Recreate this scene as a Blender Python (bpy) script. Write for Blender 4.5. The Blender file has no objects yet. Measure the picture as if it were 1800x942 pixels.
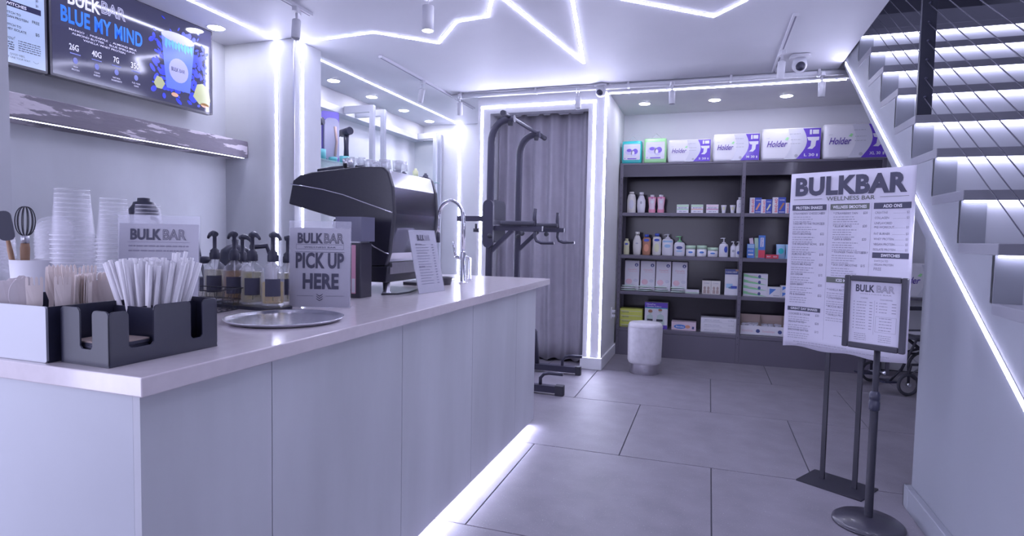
import bpy, bmesh, math, random
from mathutils import Vector, Matrix
random.seed(7)
C = bpy.context.scene.collection
SC = bpy.context.scene
PI = math.pi
# ---------------------------------------------------------------- camera
YAW, PITCH, ROLL, FOC, EYE = math.radians(18.635), math.radians(3.122), math.radians(1.090), 1024.9, 1.30
cy_, sy_, cp_, sp_, cr_, sr_ = math.cos(YAW), math.sin(YAW), math.cos(PITCH), math.sin(PITCH), math.cos(ROLL), math.sin(ROLL)
FW = Vector((-sy_*cp_, cy_*cp_, -sp_)); R0 = Vector((cy_, sy_, 0)); U0 = R0.cross(FW)
RT = cr_*R0 + sr_*U0; UP = -sr_*R0 + cr_*U0
cam = bpy.data.cameras.new('camera'); cam.sensor_width = 36; cam.lens = FOC/1800*36; cam.clip_start = 0.05
co = bpy.data.objects.new('camera', cam); C.objects.link(co)
M = Matrix((RT, UP, -FW)).transposed().to_4x4(); M.translation = Vector((0, 0, EYE)); co.matrix_world = M
SC.camera = co
# ---------------------------------------------------------------- world, lights, exposure
w = bpy.data.worlds.new('world'); SC.world = w; w.use_nodes = True
w.node_tree.nodes['Background'].inputs[0].default_value = (0.55, 0.56, 0.9, 1)
w.node_tree.nodes['Background'].inputs[1].default_value = 1.0
def area(name, loc, rot, sx, sy, power, col):
    l = bpy.data.lights.new(name, 'AREA'); l.shape = 'RECTANGLE'; l.size = sx; l.size_y = sy; l.energy = power; l.color = col
    o = bpy.data.objects.new(name, l); C.objects.link(o); o.location = loc; o.rotation_euler = rot; return o
area('left_fill', (-2.95, -.55, 1.30), (PI/2, 0, math.radians(4)), .9, 1.9, 34, (0.72, 0.73, 1.0))  # added fill lamp, unseen, brightens the left end of the counter
area('front_fill', (-1.6, -2.35, 1.55), (PI/2, 0, math.radians(8)), 3.6, 2.2, 52, (0.70, 0.70, 1.0))  # added soft fill behind the camera, before a windowless front wall
area('upstairs_light', (1.7, 4.6, 4.55), (0, 0, 0), 1.0, 2.0, 16, (0.62, 0.64, 1.0))
LED_COL = (0.70, 0.71, 1.0); LED_STR = 50.0
SC.view_settings.view_transform = 'Standard'; SC.view_settings.look = 'None'; SC.view_settings.gamma = 1
SC.view_settings.use_curve_mapping = False; SC.view_settings.exposure = 0.2
SC.cycles.transparent_max_bounces = 40; SC.cycles.max_bounces = 8; SC.cycles.sample_clamp_indirect = 4
# ---------------------------------------------------------------- helpers
def at(px, py, X=None, Y=None, Z=None):          # world point seen at a photo position on a given plane
    d = (px-900)/FOC*RT - (py-471)/FOC*UP + FW
    t = X/d[0] if X is not None else Y/d[1] if Y is not None else (Z-EYE)/d[2]
    p = d*t; p[2] += EYE; return p
mats = {}
def mat(name, col, rough=0.5, metal=0.0, var=0.0, scale=8.0, bump=0.0, emit=None, estr=0.0, alpha=1.0, coat=0.0, stretch=(1, 1, 1), spec=0.5, speck=0.0, sheen=0.0):
    if name in mats: return mats[name]
    m = bpy.data.materials.new(name); m.use_nodes = True; nt = m.node_tree; b = nt.nodes['Principled BSDF']
    col = tuple(col)
    b.inputs['Base Color'].default_value = (*col, 1); b.inputs['Roughness'].default_value = rough; b.inputs['Metallic'].default_value = metal
    b.inputs['Specular IOR Level'].default_value = spec
    if coat: b.inputs['Coat Weight'].default_value = coat; b.inputs['Coat Roughness'].default_value = 0.08
    if sheen: b.inputs['Sheen Weight'].default_value = sheen
    if alpha < 1: b.inputs['Alpha'].default_value = alpha
    if emit: b.inputs['Emission Color'].default_value = (*emit, 1); b.inputs['Emission Strength'].default_value = estr
    if var or bump or speck:
        tc = nt.nodes.new('ShaderNodeTexCoord'); mp = nt.nodes.new('ShaderNodeMapping'); mp.inputs['Scale'].default_value = stretch
        nt.links.new(tc.outputs['Object'], mp.inputs['Vector'])
        n = nt.nodes.new('ShaderNodeTexNoise'); n.inputs['Scale'].default_value = scale; n.inputs['Detail'].default_value = 6
        nt.links.new(mp.outputs[0], n.inputs['Vector'])
        src = None
        if var:
            r = nt.nodes.new('ShaderNodeMapRange'); r.inputs['From Min'].default_value = .3; r.inputs['From Max'].default_value = .7
            r.inputs['To Min'].default_value = 1-var; r.inputs['To Max'].default_value = 1+var
            nt.links.new(n.outputs[0], r.inputs['Value'])
            v = nt.nodes.new('ShaderNodeVectorMath'); v.operation = 'SCALE'; v.inputs[0].default_value = col
            nt.links.new(r.outputs[0], v.inputs['Scale']); src = v.outputs[0]
        if speck:
            n2 = nt.nodes.new('ShaderNodeTexNoise'); n2.inputs['Scale'].default_value = 160; n2.inputs['Detail'].default_value = 2
            nt.links.new(tc.outputs['Object'], n2.inputs['Vector'])
            r2 = nt.nodes.new('ShaderNodeMapRange'); r2.inputs['From Min'].default_value = .66; r2.inputs['From Max'].default_value = .74
            nt.links.new(n2.outputs[0], r2.inputs['Value'])
            mx = nt.nodes.new('ShaderNodeMix'); mx.data_type = 'RGBA'; mx.inputs['B'].default_value = (speck, speck, speck, 1)
            nt.links.new(r2.outputs[0], mx.inputs['Factor']); nt.links.new(src, mx.inputs['A']); src = mx.outputs['Result']
        if src: nt.links.new(src, b.inputs['Base Color'])
        if bump:
            bp = nt.nodes.new('ShaderNodeBump'); bp.inputs['Strength'].default_value = bump; bp.inputs['Distance'].default_value = 0.01
            nt.links.new(n.outputs[0], bp.inputs['Height']); nt.links.new(bp.outputs[0], b.inputs['Normal'])
    mats[name] = m; return m
def clear_mat(name, col, base=0.05, edge=0.5, rough=0.08):     # thin clear plastic or glass: see-through face on, brighter at grazing
    m = bpy.data.materials.new(name); m.use_nodes = True; nt = m.node_tree; b = nt.nodes['Principled BSDF']; out = nt.nodes['Material Output']
    b.inputs['Base Color'].default_value = (*col, 1); b.inputs['Roughness'].default_value = rough
    tr = nt.nodes.new('ShaderNodeBsdfTransparent'); mx = nt.nodes.new('ShaderNodeMixShader'); lw = nt.nodes.new('ShaderNodeLayerWeight'); lw.inputs['Blend'].default_value = 0.35
    mr = nt.nodes.new('ShaderNodeMapRange'); mr.inputs['To Min'].default_value = base; mr.inputs['To Max'].default_value = edge
    nt.links.new(lw.outputs['Facing'], mr.inputs['Value']); nt.links.new(mr.outputs[0], mx.inputs[0])
    nt.links.new(tr.outputs[0], mx.inputs[1]); nt.links.new(b.outputs[0], mx.inputs[2]); nt.links.new(mx.outputs[0], out.inputs[0])
    mats[name] = m; return m
_txt = {}
def text_mesh(s, bold, outline):
    k = (s, bold, outline)
    if k in _txt: return _txt[k]
    c = bpy.data.curves.new('t', 'FONT'); c.body = s; c.size = 1; c.resolution_u = 3; c.offset = bold
    if outline: c.fill_mode = 'NONE'; c.bevel_depth = outline; c.bevel_resolution = 0
    if bold > .02: c.space_character = 1 + bold*1.2
    o = bpy.data.objects.new('t', c); C.objects.link(o)
    me = o.to_mesh() if False else bpy.data.meshes.new_from_object(o.evaluated_get(bpy.context.evaluated_depsgraph_get()))
    vs = [(v.co.x, v.co.y) for v in me.vertices]; fs = [tuple(p.vertices) for p in me.polygons]
    bpy.data.objects.remove(o); bpy.data.meshes.remove(me); bpy.data.curves.remove(c)
    if not vs: vs = [(0, 0)]
    x0 = min(v[0] for v in vs); x1 = max(v[0] for v in vs); y0 = min(v[1] for v in vs); y1 = max(v[1] for v in vs)
    _txt[k] = (vs, fs, x0, x1, y0, y1); return _txt[k]
class MB:
    def __init__(s): s.v = []; s.f = []; s.sm = []
    def add(s, vs, fs, smooth=False):
        n = len(s.v); s.v += [tuple(v) for v in vs]; s.f += [tuple(i+n for i in f) for f in fs]; s.sm += [smooth]*len(fs); return s
    def box(s, x0, x1, y0, y1, z0, z1):
        vs = [(x, y, z) for x in (x0, x1) for y in (y0, y1) for z in (z0, z1)]
        return s.add(vs, [(0, 1, 3, 2), (4, 6, 7, 5), (0, 4, 5, 1), (2, 3, 7, 6), (0, 2, 6, 4), (1, 5, 7, 3)])
    def prism(s, pts, a, b, ax='y', smooth=False):       # pts 2d extruded along ax from a to b
        n = len(pts); mk = {'x': lambda p, t: (t, p[0], p[1]), 'y': lambda p, t: (p[0], t, p[1]), 'z': lambda p, t: (p[0], p[1], t)}[ax]
        vs = [mk(p, a) for p in pts] + [mk(p, b) for p in pts]
        s.add(vs, [tuple(range(n-1, -1, -1)), tuple(range(n, 2*n))])
        k = len(s.v)-2*n
        s.f += [(k+i, k+(i+1) % n, k+n+(i+1) % n, k+n+i) for i in range(n)]; s.sm += [smooth]*n; return s
    def rbox(s, x0, x1, y0, y1, z0, z1, r=.01, ax='z', n=4):
        d = {'z': (x0, x1, y0, y1, z0, z1), 'y': (x0, x1, z0, z1, y0, y1), 'x': (y0, y1, z0, z1, x0, x1)}[ax]
        return s.prism(rrect(d[0], d[1], d[2], d[3], r, n), d[4], d[5], ax, False)
    def lathe(s, prof, n=20, cx=0, cy=0, z0=0, sx=1, sy=1, cap=True):
        vs = []; m = len(prof)
        for r, z in prof:
            for i in range(n):
                a = 2*PI*i/n; vs.append((cx+r*sx*math.cos(a), cy+r*sy*math.sin(a), z0+z))
        fs = [(j*n+i, j*n+(i+1) % n, (j+1)*n+(i+1) % n, (j+1)*n+i) for j in range(m-1) for i in range(n)]
        s.add(vs, fs, True)
        if cap:
            k = len(s.v)-m*n
            if prof[0][0] > 1e-5: s.f.append(tuple(k+i for i in range(n-1, -1, -1))); s.sm.append(False)
            if prof[-1][0] > 1e-5: s.f.append(tuple(k+(m-1)*n+i for i in range(n))); s.sm.append(False)
        return s
    def tube(s, pts, r, n=8, cap=True, closed=False):
        pts = [Vector(p) for p in pts]; m = len(pts); rings = []
        rr = r if isinstance(r, (list, tuple)) else [r]*m
        up = None
        for i, p in enumerate(pts):
            if closed: t = pts[(i+1) % m]-pts[i-1]
            else: t = (pts[min(i+1, m-1)]-pts[max(i-1, 0)])
            t.normalize()
            if up is None: up = Vector((0, 0, 1)) if abs(t.z) < .9 else Vector((1, 0, 0))
            a = t.cross(up); a.normalize(); b = a.cross(t); up = b
            rings.append([p + rr[i]*(math.cos(2*PI*k/n)*a + math.sin(2*PI*k/n)*b) for k in range(n)])
        vs = [v for g in rings for v in g]; q = m if closed else m-1
        fs = [(j*n+k, j*n+(k+1) % n, ((j+1) % m)*n+(k+1) % n, ((j+1) % m)*n+k) for j in range(q) for k in range(n)]
        s.add(vs, fs, True)
        if cap and not closed:
            k = len(s.v)-m*n; s.f += [tuple(k+i for i in range(n-1, -1, -1)), tuple(k+(m-1)*n+i for i in range(n))]; s.sm += [False]*2
        return s
    def bar(s, a, b, w, h, upv=(0, 0, 1)):               # rectangular bar from a to b
        a = Vector(a); b = Vector(b); t = (b-a).normalized(); u = Vector(upv); sd = t.cross(u).normalized(); u = sd.cross(t)
        vs = [p + i*sd*w/2 + j*u*h/2 for p in (a, b) for i in (-1, 1) for j in (-1, 1)]
        return s.add(vs, [(0, 1, 3, 2), (4, 6, 7, 5), (0, 4, 5, 1), (2, 3, 7, 6), (0, 2, 6, 4), (1, 5, 7, 3)])
    def flat(s, pts, y=0.0):                              # polygon facing -Y
        return s.add([(p[0], y, p[1]) for p in pts], [tuple(range(len(pts)))])
    def rect(s, x0, x1, z0, z1, y=0.0): return s.flat([(x0, z0), (x1, z0), (x1, z1), (x0, z1)], y)
    def ell(s, cx, cz, rx, rz, y=0.0, n=20, a0=0, a1=2*PI):
        return s.flat([(cx+rx*math.cos(a0+(a1-a0)*i/n), cz+rz*math.sin(a0+(a1-a0)*i/n)) for i in range(n if a1-a0 > 6.2 else n+1)], y)
    def text(s, t, x, z, h, w=None, y=0.0, bold=0.0, outline=0.0, align='l', shear=0.0):
        vs, fs, x0, x1, y0, y1 = text_mesh(t, bold, outline)
        kz = h/.73; kx = (w/(x1-x0)) if w else kz*.8      # h is cap height
        ox = {'l': 0, 'c': -(x1-x0)*kx/2, 'r': -(x1-x0)*kx}[align]
        s.add([(x+ox+(a-x0)*kx+shear*b*kz, y, z+b*kz) for a, b in vs], fs); return s
    def scribble(s, x0, x1, z, h, y=0.0, rnd=random):     # print too small to read: broken line
        x = x0
        while x < x1-.001:
            l = min(h*rnd.uniform(1.2, 5), x1-x); s.rect(x, x+l, z, z+h, y); x += l+h*.8
        return s
    def xf(s, mtx): s.v = [tuple(mtx @ Vector(v)) for v in s.v]; return s
    def build(s, name, m, parent=None, bevel=0.0, kind=None, label=None, solid=0.0, sub=0):
        me = bpy.data.meshes.new(name); me.from_pydata(s.v, [], s.f); me.polygons.foreach_set('use_smooth', s.sm); me.update()
        bm = bmesh.new(); bm.from_mesh(me)
        if len(s.f) < 4000 and not getattr(s, 'noflip', False): bmesh.ops.recalc_face_normals(bm, faces=[f for f in bm.faces])
        bm.to_mesh(me); bm.free()
        o = bpy.data.objects.new(name, me); C.objects.link(o); me.materials.append(m if not isinstance(m, str) else mats[m])
        if parent: o.parent = parent
        if bevel:
            b = o.modifiers.new('bevel', 'BEVEL'); b.width = bevel; b.segments = 2; b.limit_method = 'ANGLE'; b.angle_limit = .6
        if solid:
            b = o.modifiers.new('solid', 'SOLIDIFY'); b.thickness = solid
        if sub:
            b = o.modifiers.new('sub', 'SUBSURF'); b.levels = sub; b.render_levels = sub
        if kind is None and parent and ('lettering' in name or 'print' in name and name != 'printed_sheet' or name in ('menu_lettering', 'lettering', 'splash', 'icons', 'slot_row', 'figures', 'wires', 'heading_band', 'violet_band', 'mango_picture', 'subheading')): kind = 'stuff'
        if kind: o['kind'] = kind
        if label: o['label'] = label
        return o
def rrect(x0, x1, y0, y1, r, n=4):
    r = min(r, abs(x1-x0)/2-1e-5, abs(y1-y0)/2-1e-5); p = []
    for cx, cy, a in ((x1-r, y1-r, 0), (x0+r, y1-r, PI/2), (x0+r, y0+r, PI), (x1-r, y0+r, 1.5*PI)):
        for i in range(n+1): p.append((cx+r*math.cos(a+PI/2*i/n), cy+r*math.sin(a+PI/2*i/n)))
    return p
def thing(name, label, cat, loc=(0, 0, 0), rz=0.0, group=None):
    o = bpy.data.objects.new(name, None); C.objects.link(o); o.empty_display_size = .05
    o.location = loc; o.rotation_euler = (0, 0, rz); o['label'] = label; o['category'] = cat
    if group: o['group'] = group
    return o
def tag(o, label, cat, group=None, loc=None, rz=None):
    o['label'] = label; o['category'] = cat
    if group: o['group'] = group
    if loc is not None: o.location = loc
    if rz is not None: o.rotation_euler = (0, 0, rz)
    return o
def dup(root, loc=None, rz=None, label=None):
    r = root.copy(); C.objects.link(r)
    if loc is not None: r.location = loc
    if rz is not None: r.rotation_euler = (root.rotation_euler[0], root.rotation_euler[1], rz)
    if label: r['label'] = label
    for ch in list(root.children):
        c = ch.copy(); C.objects.link(c); c.parent = r
        for g in ch.children:
            d = g.copy(); C.objects.link(d); d.parent = c
    return r
def struct(name, mb, m, parent=None, bevel=0.0): return mb.build(name, m, parent, bevel, kind='structure')
def arc(cx, cz, r, a0, a1, n=8): return [(cx+r*math.cos(math.radians(a0+(a1-a0)*i/n)), cz+r*math.sin(math.radians(a0+(a1-a0)*i/n))) for i in range(n+1)]
# ---------------------------------------------------------------- materials
mat('white_wall', (.78, .78, .81), .55, var=.03, scale=3)
mat('ceiling_paint', (.70, .70, .75), .6, var=.02, scale=2)
mat('niche_header', (.50, .50, .54), .6)
mat('concrete_wall', (.54, .55, .58), .6, var=.10, scale=2.2, bump=.03, stretch=(1, 1, .5))
mat('counter_panel', (.58, .59, .63), .5, var=.09, scale=2.4, bump=.02, stretch=(1, 1.5, .35))
mat('end_panel', (.55, .57, .62), .5, var=.04, scale=2)
mat('worktop', (.72, .66, .69), .17, var=.03, scale=30, coat=.3)
mat('floor_tile', (.215, .20, .235), .52, var=.12, scale=5, bump=.04, speck=.42, spec=.35)
mat('grout', (.06, .06, .08), .8)
mat('led', LED_COL, .4, emit=LED_COL, estr=LED_STR)
mat('led_soft', LED_COL, .4, emit=LED_COL, estr=11.0)
mat('led_beam', LED_COL, .4, emit=LED_COL, estr=7.5)
mat('led_floor', LED_COL, .4, emit=LED_COL, estr=105.0)
mat('downlight', (1, 1, 1), .4, emit=(.86, .86, 1), estr=75)
mat('white_metal', (.72, .72, .77), .5)
mat('aluminium', (.6, .6, .65), .3, 1.0)
mat('chrome', (.82, .82, .88), .08, 1.0)
mat('bin_front', (.52, .53, .58), .5, .3)
mat('brushed_steel', (.70, .68, .72), .28, 1.0, var=.05, scale=4, stretch=(30, 30, 1))
mat('mirror_steel', (.74, .74, .80), .16, 1.0)
mat('black_plastic', (.028, .029, .054), .32, spec=.5)
mat('black_metal', (.028,.027,.04), .5, spec=.3)
mat('black_satin', (.04, .038, .055), .3, coat=.25)
mat('shelf_black', (.125, .115, .15), .35, spec=.4)
mat('shelf_back', (.032, .027, .038), .15, spec=.5)
mat('shelf_gloss', (.06, .055, .075), .16, coat=.3)
mat('machine_body', (.022, .021, .036), .34, var=.05, scale=60)
mat('tower_grey', (.045, .043, .07), .42, spec=.4)
mat('rubber', (.04, .04, .055), .7)
mat('foam_black', (.05, .05, .07), .75)
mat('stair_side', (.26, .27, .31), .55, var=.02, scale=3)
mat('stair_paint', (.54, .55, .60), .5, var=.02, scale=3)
mat('stair_tread_shaded', (.22, .22, .26), .5)  # stair paint darkened: shade on the nosing faces is put into the colour
mat('rail_post', (.04, .042, .06), .4, spec=.3)
mat('steel_cable', (.06, .06, .09), .5, 0)
mat('dark_wall', (.13, .13, .17), .7)
mat('paper', (.54, .53, .60), .65)
mat('ink', (.06, .06, .10), .6)
mat('ink_soft', (.24, .23, .30), .6)
mat('ink_green', (.12, .13, .12), .6)
mat('pale_ink', (.70, .70, .76), .6)
mat('white_plastic', (.72, .71, .76), .35)
mat('straw_paper', (.80, .78, .82), .5)
mat('birch', (.84, .74, .70), .6, var=.08, scale=14, stretch=(1, 1, .2))
mat('velvet', (.60, .58, .63), .85, var=.08, scale=22, bump=.15, sheen=.5)
mat('curtain_cloth', (.42, .40, .46), .85, var=.04, scale=12)
mat('kraft', (.42, .33, .30), .8)
mat('rope_dark', (.03, .03, .04), .7)
clear_mat('clear_cup', (.80, .79, .86), .012, .20)
clear_mat('cup_rim', (.95, .95, 1.0), .12, .6, .15)
clear_mat('clear_lid', (.85, .84, .90), .04, .4)
clear_mat('clear_acrylic', (.75, .75, .85), .12, .55)
clear_mat('clear_glass', (.7, .72, .8), .07, .6, .04)
clear_mat('shelf_glass', (.45, .75, .75), .2, .8, .05)
clear_mat('wrap_film', (.8, .8, .9), .12, .6, .1)
# ================================================================ SETTING
CEIL = 2.76; XS = .989                                   # ceiling height; plane of the stair side wall
g = MB().box(-3.9, 2.6, -2.6, 7.3, -.12, -.006); fl = struct('floor', g, 'grout')
rows = [-2.2, -1.03, .10, 1.22, 2.365, 3.465, 4.605, 5.72, 6.84]
tile_mesh = {}
for i in range(len(rows)-1):
    y0, y1 = rows[i], rows[i+1]; x = -.996 + (.528 if i % 2 == 1 else 0) - 1.051*3 + (0 if i % 2 else 0)
    while x < 2.5:
        x0 = max(x, -3.7); x1 = min(x+1.051, 2.5)
        if x1-x0 > .1 and not (y1 < .2 and x1 < -2):
            key = (round(x1-x0, 3), round(y1-y0, 3))
            if key not in tile_mesh:
                b = MB().box(.003, x1-x0-.003, .003, y1-y0-.003, -.012, 0); o = b.build('tile', 'floor_tile', fl, bevel=.002); tile_mesh[key] = o
            else:
                o = tile_mesh[key].copy(); C.objects.link(o)
            o.location = (x0, y0, 0)
        x += 1.051
struct('ceiling', MB().box(-3.9, .975, -2.6, 7.3, CEIL, 2.95), 'ceiling_paint')
struct('wall_left', MB().box(-3.82, -3.68, -2.6, 3.72, 0, CEIL), 'concrete_wall')
p = MB().box(-3.9, -3.016, 3.71, 4.03, 0, CEIL); struct('wall_pillar', p, 'concrete_wall', bevel=.003)
struct('trim_1', MB().box(-3.022, -3.014, 3.704, 3.712, 0, CEIL), 'aluminium')
wn = struct('wall_niche', MB().box(-3.98, -3.84, 4.03, 7.2, 0, CEIL), 'white_wall')
struct('trim_3', MB().box(-3.84, -3.70, 4.03, 7.15, 2.615, CEIL), 'niche_header', wn)
struct('wall_far', MB().box(-3.9, -2.2, 7.15, 7.3, 0, CEIL), 'white_wall')
struct('wall_back', MB().box(-2.32, -2.182, 5.68, 7.15, 0, CEIL).box(-2.182, -1.16, 5.68, 5.80, 2.553, CEIL).box(-1.16, -.98, 5.68, 6.95, 0, CEIL).box(-.98, 1.6, 5.68, 5.72, 2.70, CEIL+.3), 'white_wall')
struct('wall_closet', MB().box(-2.2, -1.1, 6.5, 6.6, 0, CEIL), 'dark_wall')
struct('wall_alcove', MB().box(-1.1, 2.6, 6.88, 6.98, 0, 2.75), 'ceiling_paint')
struct('ceiling_alcove', MB().box(-.98, 2.6, 5.72, 6.88, 2.717, 2.78), 'white_wall')
struct('wall_right', MB().box(2.45, 2.6, -2.6, 7.3, 0, 4.75), 'stair_paint')
struct('wall_front', MB().box(-3.9, 2.6, -2.75, -2.6, 0, 3.0), 'white_wall')
struct('wall_entrance', MB().box(-3.68, -2.181, 1.16, 1.30, 0, CEIL), 'concrete_wall')
struct('wall_upstairs', MB().box(.9, 2.5, 7.0, 7.1, 2.95, 4.75).box(.86, .975, -2.6, 7.1, 2.95, 4.75).box(.86, 2.5, -2.75, -2.6, 3.0, 4.75), 'dark_wall')
struct('ceiling_upstairs', MB().box(.8, 2.6, -2.75, 7.1, 4.75, 4.85), 'dark_wall')
struct('floor_upstairs', MB().box(XS, 2.45, 5.24, 7.0, 2.88, 3.045), 'dark_wall')
struct('baseboard_back', MB().box(-1.178, -.962, 5.65, 5.68, 0, .115).box(-.98, -.962, 5.68, 6.88, 0, .115), 'white_wall', bevel=.004)
struct('baseboard_far', MB().box(-3.84, -2.32, 7.13, 7.15, 0, .1), 'white_wall')
# ---- stair side wall (one slab, saw-toothed along its upper edge)
RUN, RISE = .3354, .2193
def step_y(k): return 2.552+RUN*(k-6)
def step_z(k): return 1.307+RISE*(k-6)
pts = [(-2.6, 0), (3.31, 0), (3.31, 1.322), (5.5, 1.322+.665*2.19), (5.5, 3.0), (5.24, 3.0)]
for k in range(13, 0, -1):
    pts += [(step_y(k)+RUN, step_z(k)-.043), (step_y(k)+.025, step_z(k)-.043)]
    if k > 1: pts += [(step_y(k)+.025, step_z(k-1)-.043)]
pts = [q for i, q in enumerate(pts) if i == 0 or q != pts[i-1]]
pts += [(step_y(1)+.025, .09), (-2.6, .09)]
# low kerb in front of the first step carries the side wall to the shop front
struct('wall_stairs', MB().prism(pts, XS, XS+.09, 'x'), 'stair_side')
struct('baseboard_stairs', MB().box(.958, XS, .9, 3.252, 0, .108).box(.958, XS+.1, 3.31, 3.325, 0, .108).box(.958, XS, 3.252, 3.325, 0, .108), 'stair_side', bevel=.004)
st = thing('staircase', 'white closed-riser staircase with lit nosings climbing away on the right', 'staircase', (XS, 0, 0))
def stair_part(name, m, x0, x1, y0, y1, z0, z1, y, z, cache={}):
    k = (name, round(x1-x0, 3), round(y1-y0, 3), round(z1-z0, 3))
    if k not in cache:
        cache[k] = MB().box(x0, x1, y0, y1, z0, z1).build(name, m, st, bevel=.003 if name == 'tread' else 0); o = cache[k]
    else:
        o = cache[k].copy(); C.objects.link(o)
    o.location = (0, y, z); return o
for k in range(1, 14):
    y, z = step_y(k), step_z(k)
    stair_part('tread', 'stair_tread_shaded', -.003, 1.44, 0, RUN+.025, -.043, 0, y, z)
    stair_part('riser', 'stair_paint', .0, 1.44, 0, .02, -(RISE-.043) if k > 1 else -.1637, 0, y+.028, z-.043)
    ls = stair_part('light_strip', 'led_soft', .004, 1.44, 0, .012, -.008, 0, y+.001, z-.0435)
MB().box(-.003, 1.44, 5.225, 5.245, 2.87, 3.05).build('landing_edge', 'stair_tread_shaded', st)
MB().box(0.0, 1.44, 5.245, 5.26, 2.62, 2.88).build('riser', 'stair_tread_shaded', st)
# ---- LED lines of the room
def led(label, pts, nrm, w=.019, t=.005, m='led', grp=None):
    nrm = Vector(nrm); P0 = Vector(pts[0]); e = thing('led_strip', label, 'light strip', P0, 0, grp)
    a = MB(); c = MB(); q = [Vector(p)-P0 for p in pts]
    for i in range(len(q)-1):
        t_ = (q[i+1]-q[i]).normalized(); s_ = t_.cross(nrm).normalized()
        A = q[i]-t_*(w/2 if i else 0); B = q[i+1]+t_*(w/2 if i < len(q)-2 else 0)
        for mb, hw, d0, d1 in ((a, w/2, .001+.0006*(i % 2), t+.0006*(i % 2)), (c, w/2+.004, 0, t*.45)):
            vs = [p + k*s_*hw + d*nrm for p in (A, B) for k in (-1, 1) for d in (d0, d1)]
            mb.add(vs, [(0, 1, 3, 2), (4, 6, 7, 5), (0, 4, 5, 1), (2, 3, 7, 6), (0, 2, 6, 4), (1, 5, 7, 3)])
    a.build('diffuser', m, e); c.build('channel', 'white_metal', e); return e
D = (0, 0, -1)
led('straight light line along the ceiling above the menu screens', [(-3.18, .3, CEIL), (-3.18, 3.709, CEIL)], D)
led('tall vertical light line on the grey wall left of the shiny pillar corner', [(-3.18, 3.71, CEIL), (-3.18, 3.71, .9)], (0, -1, 0))
led('vertical light line running down the pillar behind the coffee machine', [(-3.016, 3.80, CEIL), (-3.016, 3.80, .9)], (1, 0, 0))
led('long ceiling light line above the coffee machine niche with four downlights', [(-3.17, 4.06, CEIL), (-3.17, 7.149, CEIL)], D)
led('vertical light line on the far wall at the end of the niche', [(-3.17, 7.15, CEIL), (-3.17, 7.15, .3)], (0, -1, 0))
led('zigzag light line crossing the ceiling from the pillar to a sharp point', [(-3.014, 3.80, CEIL), (-2.363, 3.756, CEIL), (-2.006, 4.099, CEIL), (-1.688, 3.725, CEIL), (-1.452, 3.696, CEIL), (-1.27, 3.33, CEIL), (-1.049, 4.882, CEIL), (-.76, 3.0, CEIL), (-.30, 1.2, CEIL)], D)
led('short V-shaped ceiling light line near the top edge, right of the big point', [(-1.0, 3.2, CEIL), (-.55, 3.663, CEIL), (-.026, 4.098, CEIL), (.154, 3.882, CEIL), (.60, 2.6, CEIL), (.2, .8, CEIL)], D)
led('bright light line framing the curtained doorway', [(-2.271, 5.68, .3), (-2.271, 5.68, 2.618), (-1.098, 5.68, 2.622), (-1.098, 5.68, .12)], (0, -1, 0), .024, .003)
led('thin vertical light line on the pillar edge beside the shelving alcove', [(-.990, 5.68, .12), (-.990, 5.68, 2.70)], (0, -1, 0), .016, .003)
led('horizontal light line above the shelving alcove', [(-.98, 5.706, 2.70), (1.06, 5.706, 2.70)], D, .016, .012)
led('diagonal light line up the side of the staircase', [(XS, 5.372, 2.742), (XS, -.1, 2.742-5.472*.6395)], (-1, 0, 0), .017)
# ---- recessed downlights
def downlight(x, y, z, label, r=.055, grp=None):
    e = thing('recessed_downlight', label, 'ceiling light', (x, y, z), 0, grp)
    MB().lathe([(r, -.0015), (r, -.004), (r*.9, -.007), (0, -.0075)], 24).build('lens', 'downlight', e)
    MB().lathe([(r*1.16, 0), (r*1.16, -.004), (r, -.004), (r, 0)], 24, cap=False).build('trim_ring', 'white_metal', e)
downlight(-3.60, 3.38, CEIL, 'round downlight overlapping the top corner of the wide screen')
downlight(-3.42, 3.37, CEIL, 'round downlight just right of the wide menu screen')
for y, n in ((4.833, 'nearest the pillar'), (5.502, 'second from the pillar'), (6.193, 'third from the pillar'), (6.859, 'farthest, by the end wall')):
    downlight(-3.475, y, CEIL, 'round downlight in the niche ceiling, ' + n)
downlight(-.696, 6.32, 2.717, 'alcove downlight above the teal and green packs')
downlight(0, 6.32, 2.717, 'alcove downlight above the smaller white and purple packs')
downlight(.662, 6.31, 2.717, 'alcove downlight above the larger white and purple packs')
downlight(-.52, 3.42, CEIL, 'round downlight cut by the top edge between two light lines')
# ---- tracks, spots, cameras, conduit
def track_head(x, y, z, label, rz=0.0, tilt=25, L=.13, r=.028, stem=.06):
    e = thing('track_spotlight', label, 'spotlight', (x, y, z), rz)
    MB().rbox(-.016, .016, -.05, .05, -.03, 0, .006).build('adapter', 'white_metal', e)
    MB().tube([(0, 0, -.03), (0, 0, -.03-stem)], .008).build('stem', 'white_metal', e)
    b = MB().lathe([(r*.5, 0), (r, -.008), (r, -L), (r*.86, -L), (r*.86, -L+.01)], 16, cap=False).lathe([(0, -L+.012), (r*.87, -L+.012)], 16, cap=False)
    b.xf(Matrix.Translation((0, 0, -.03-stem+.02)) @ Matrix.Rotation(math.radians(tilt), 4, 'X')); b.build('lamp_body', 'white_metal', e)
def rail(label, x, y0, y1, z=CEIL):
    e = thing('lighting_track', label, 'track', (x, y0, z))
    L = y1-y0
    MB().box(-.018, .018, 0, L, -.02, 0).build('rail', 'white_metal', e)
    MB().box(-.005, .005, .01, L-.01, -.0215, -.0195).build('groove', 'ink_soft', e)
rail('short white lighting track on the ceiling left of the pendant spot', -2.575, 2.3, 3.33)
rail('long white lighting track over the coffee machine', -2.61, 4.256, 6.25)
rail('white lighting track on the ceiling near the stairs', .473, 4.18, 5.527)
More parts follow.
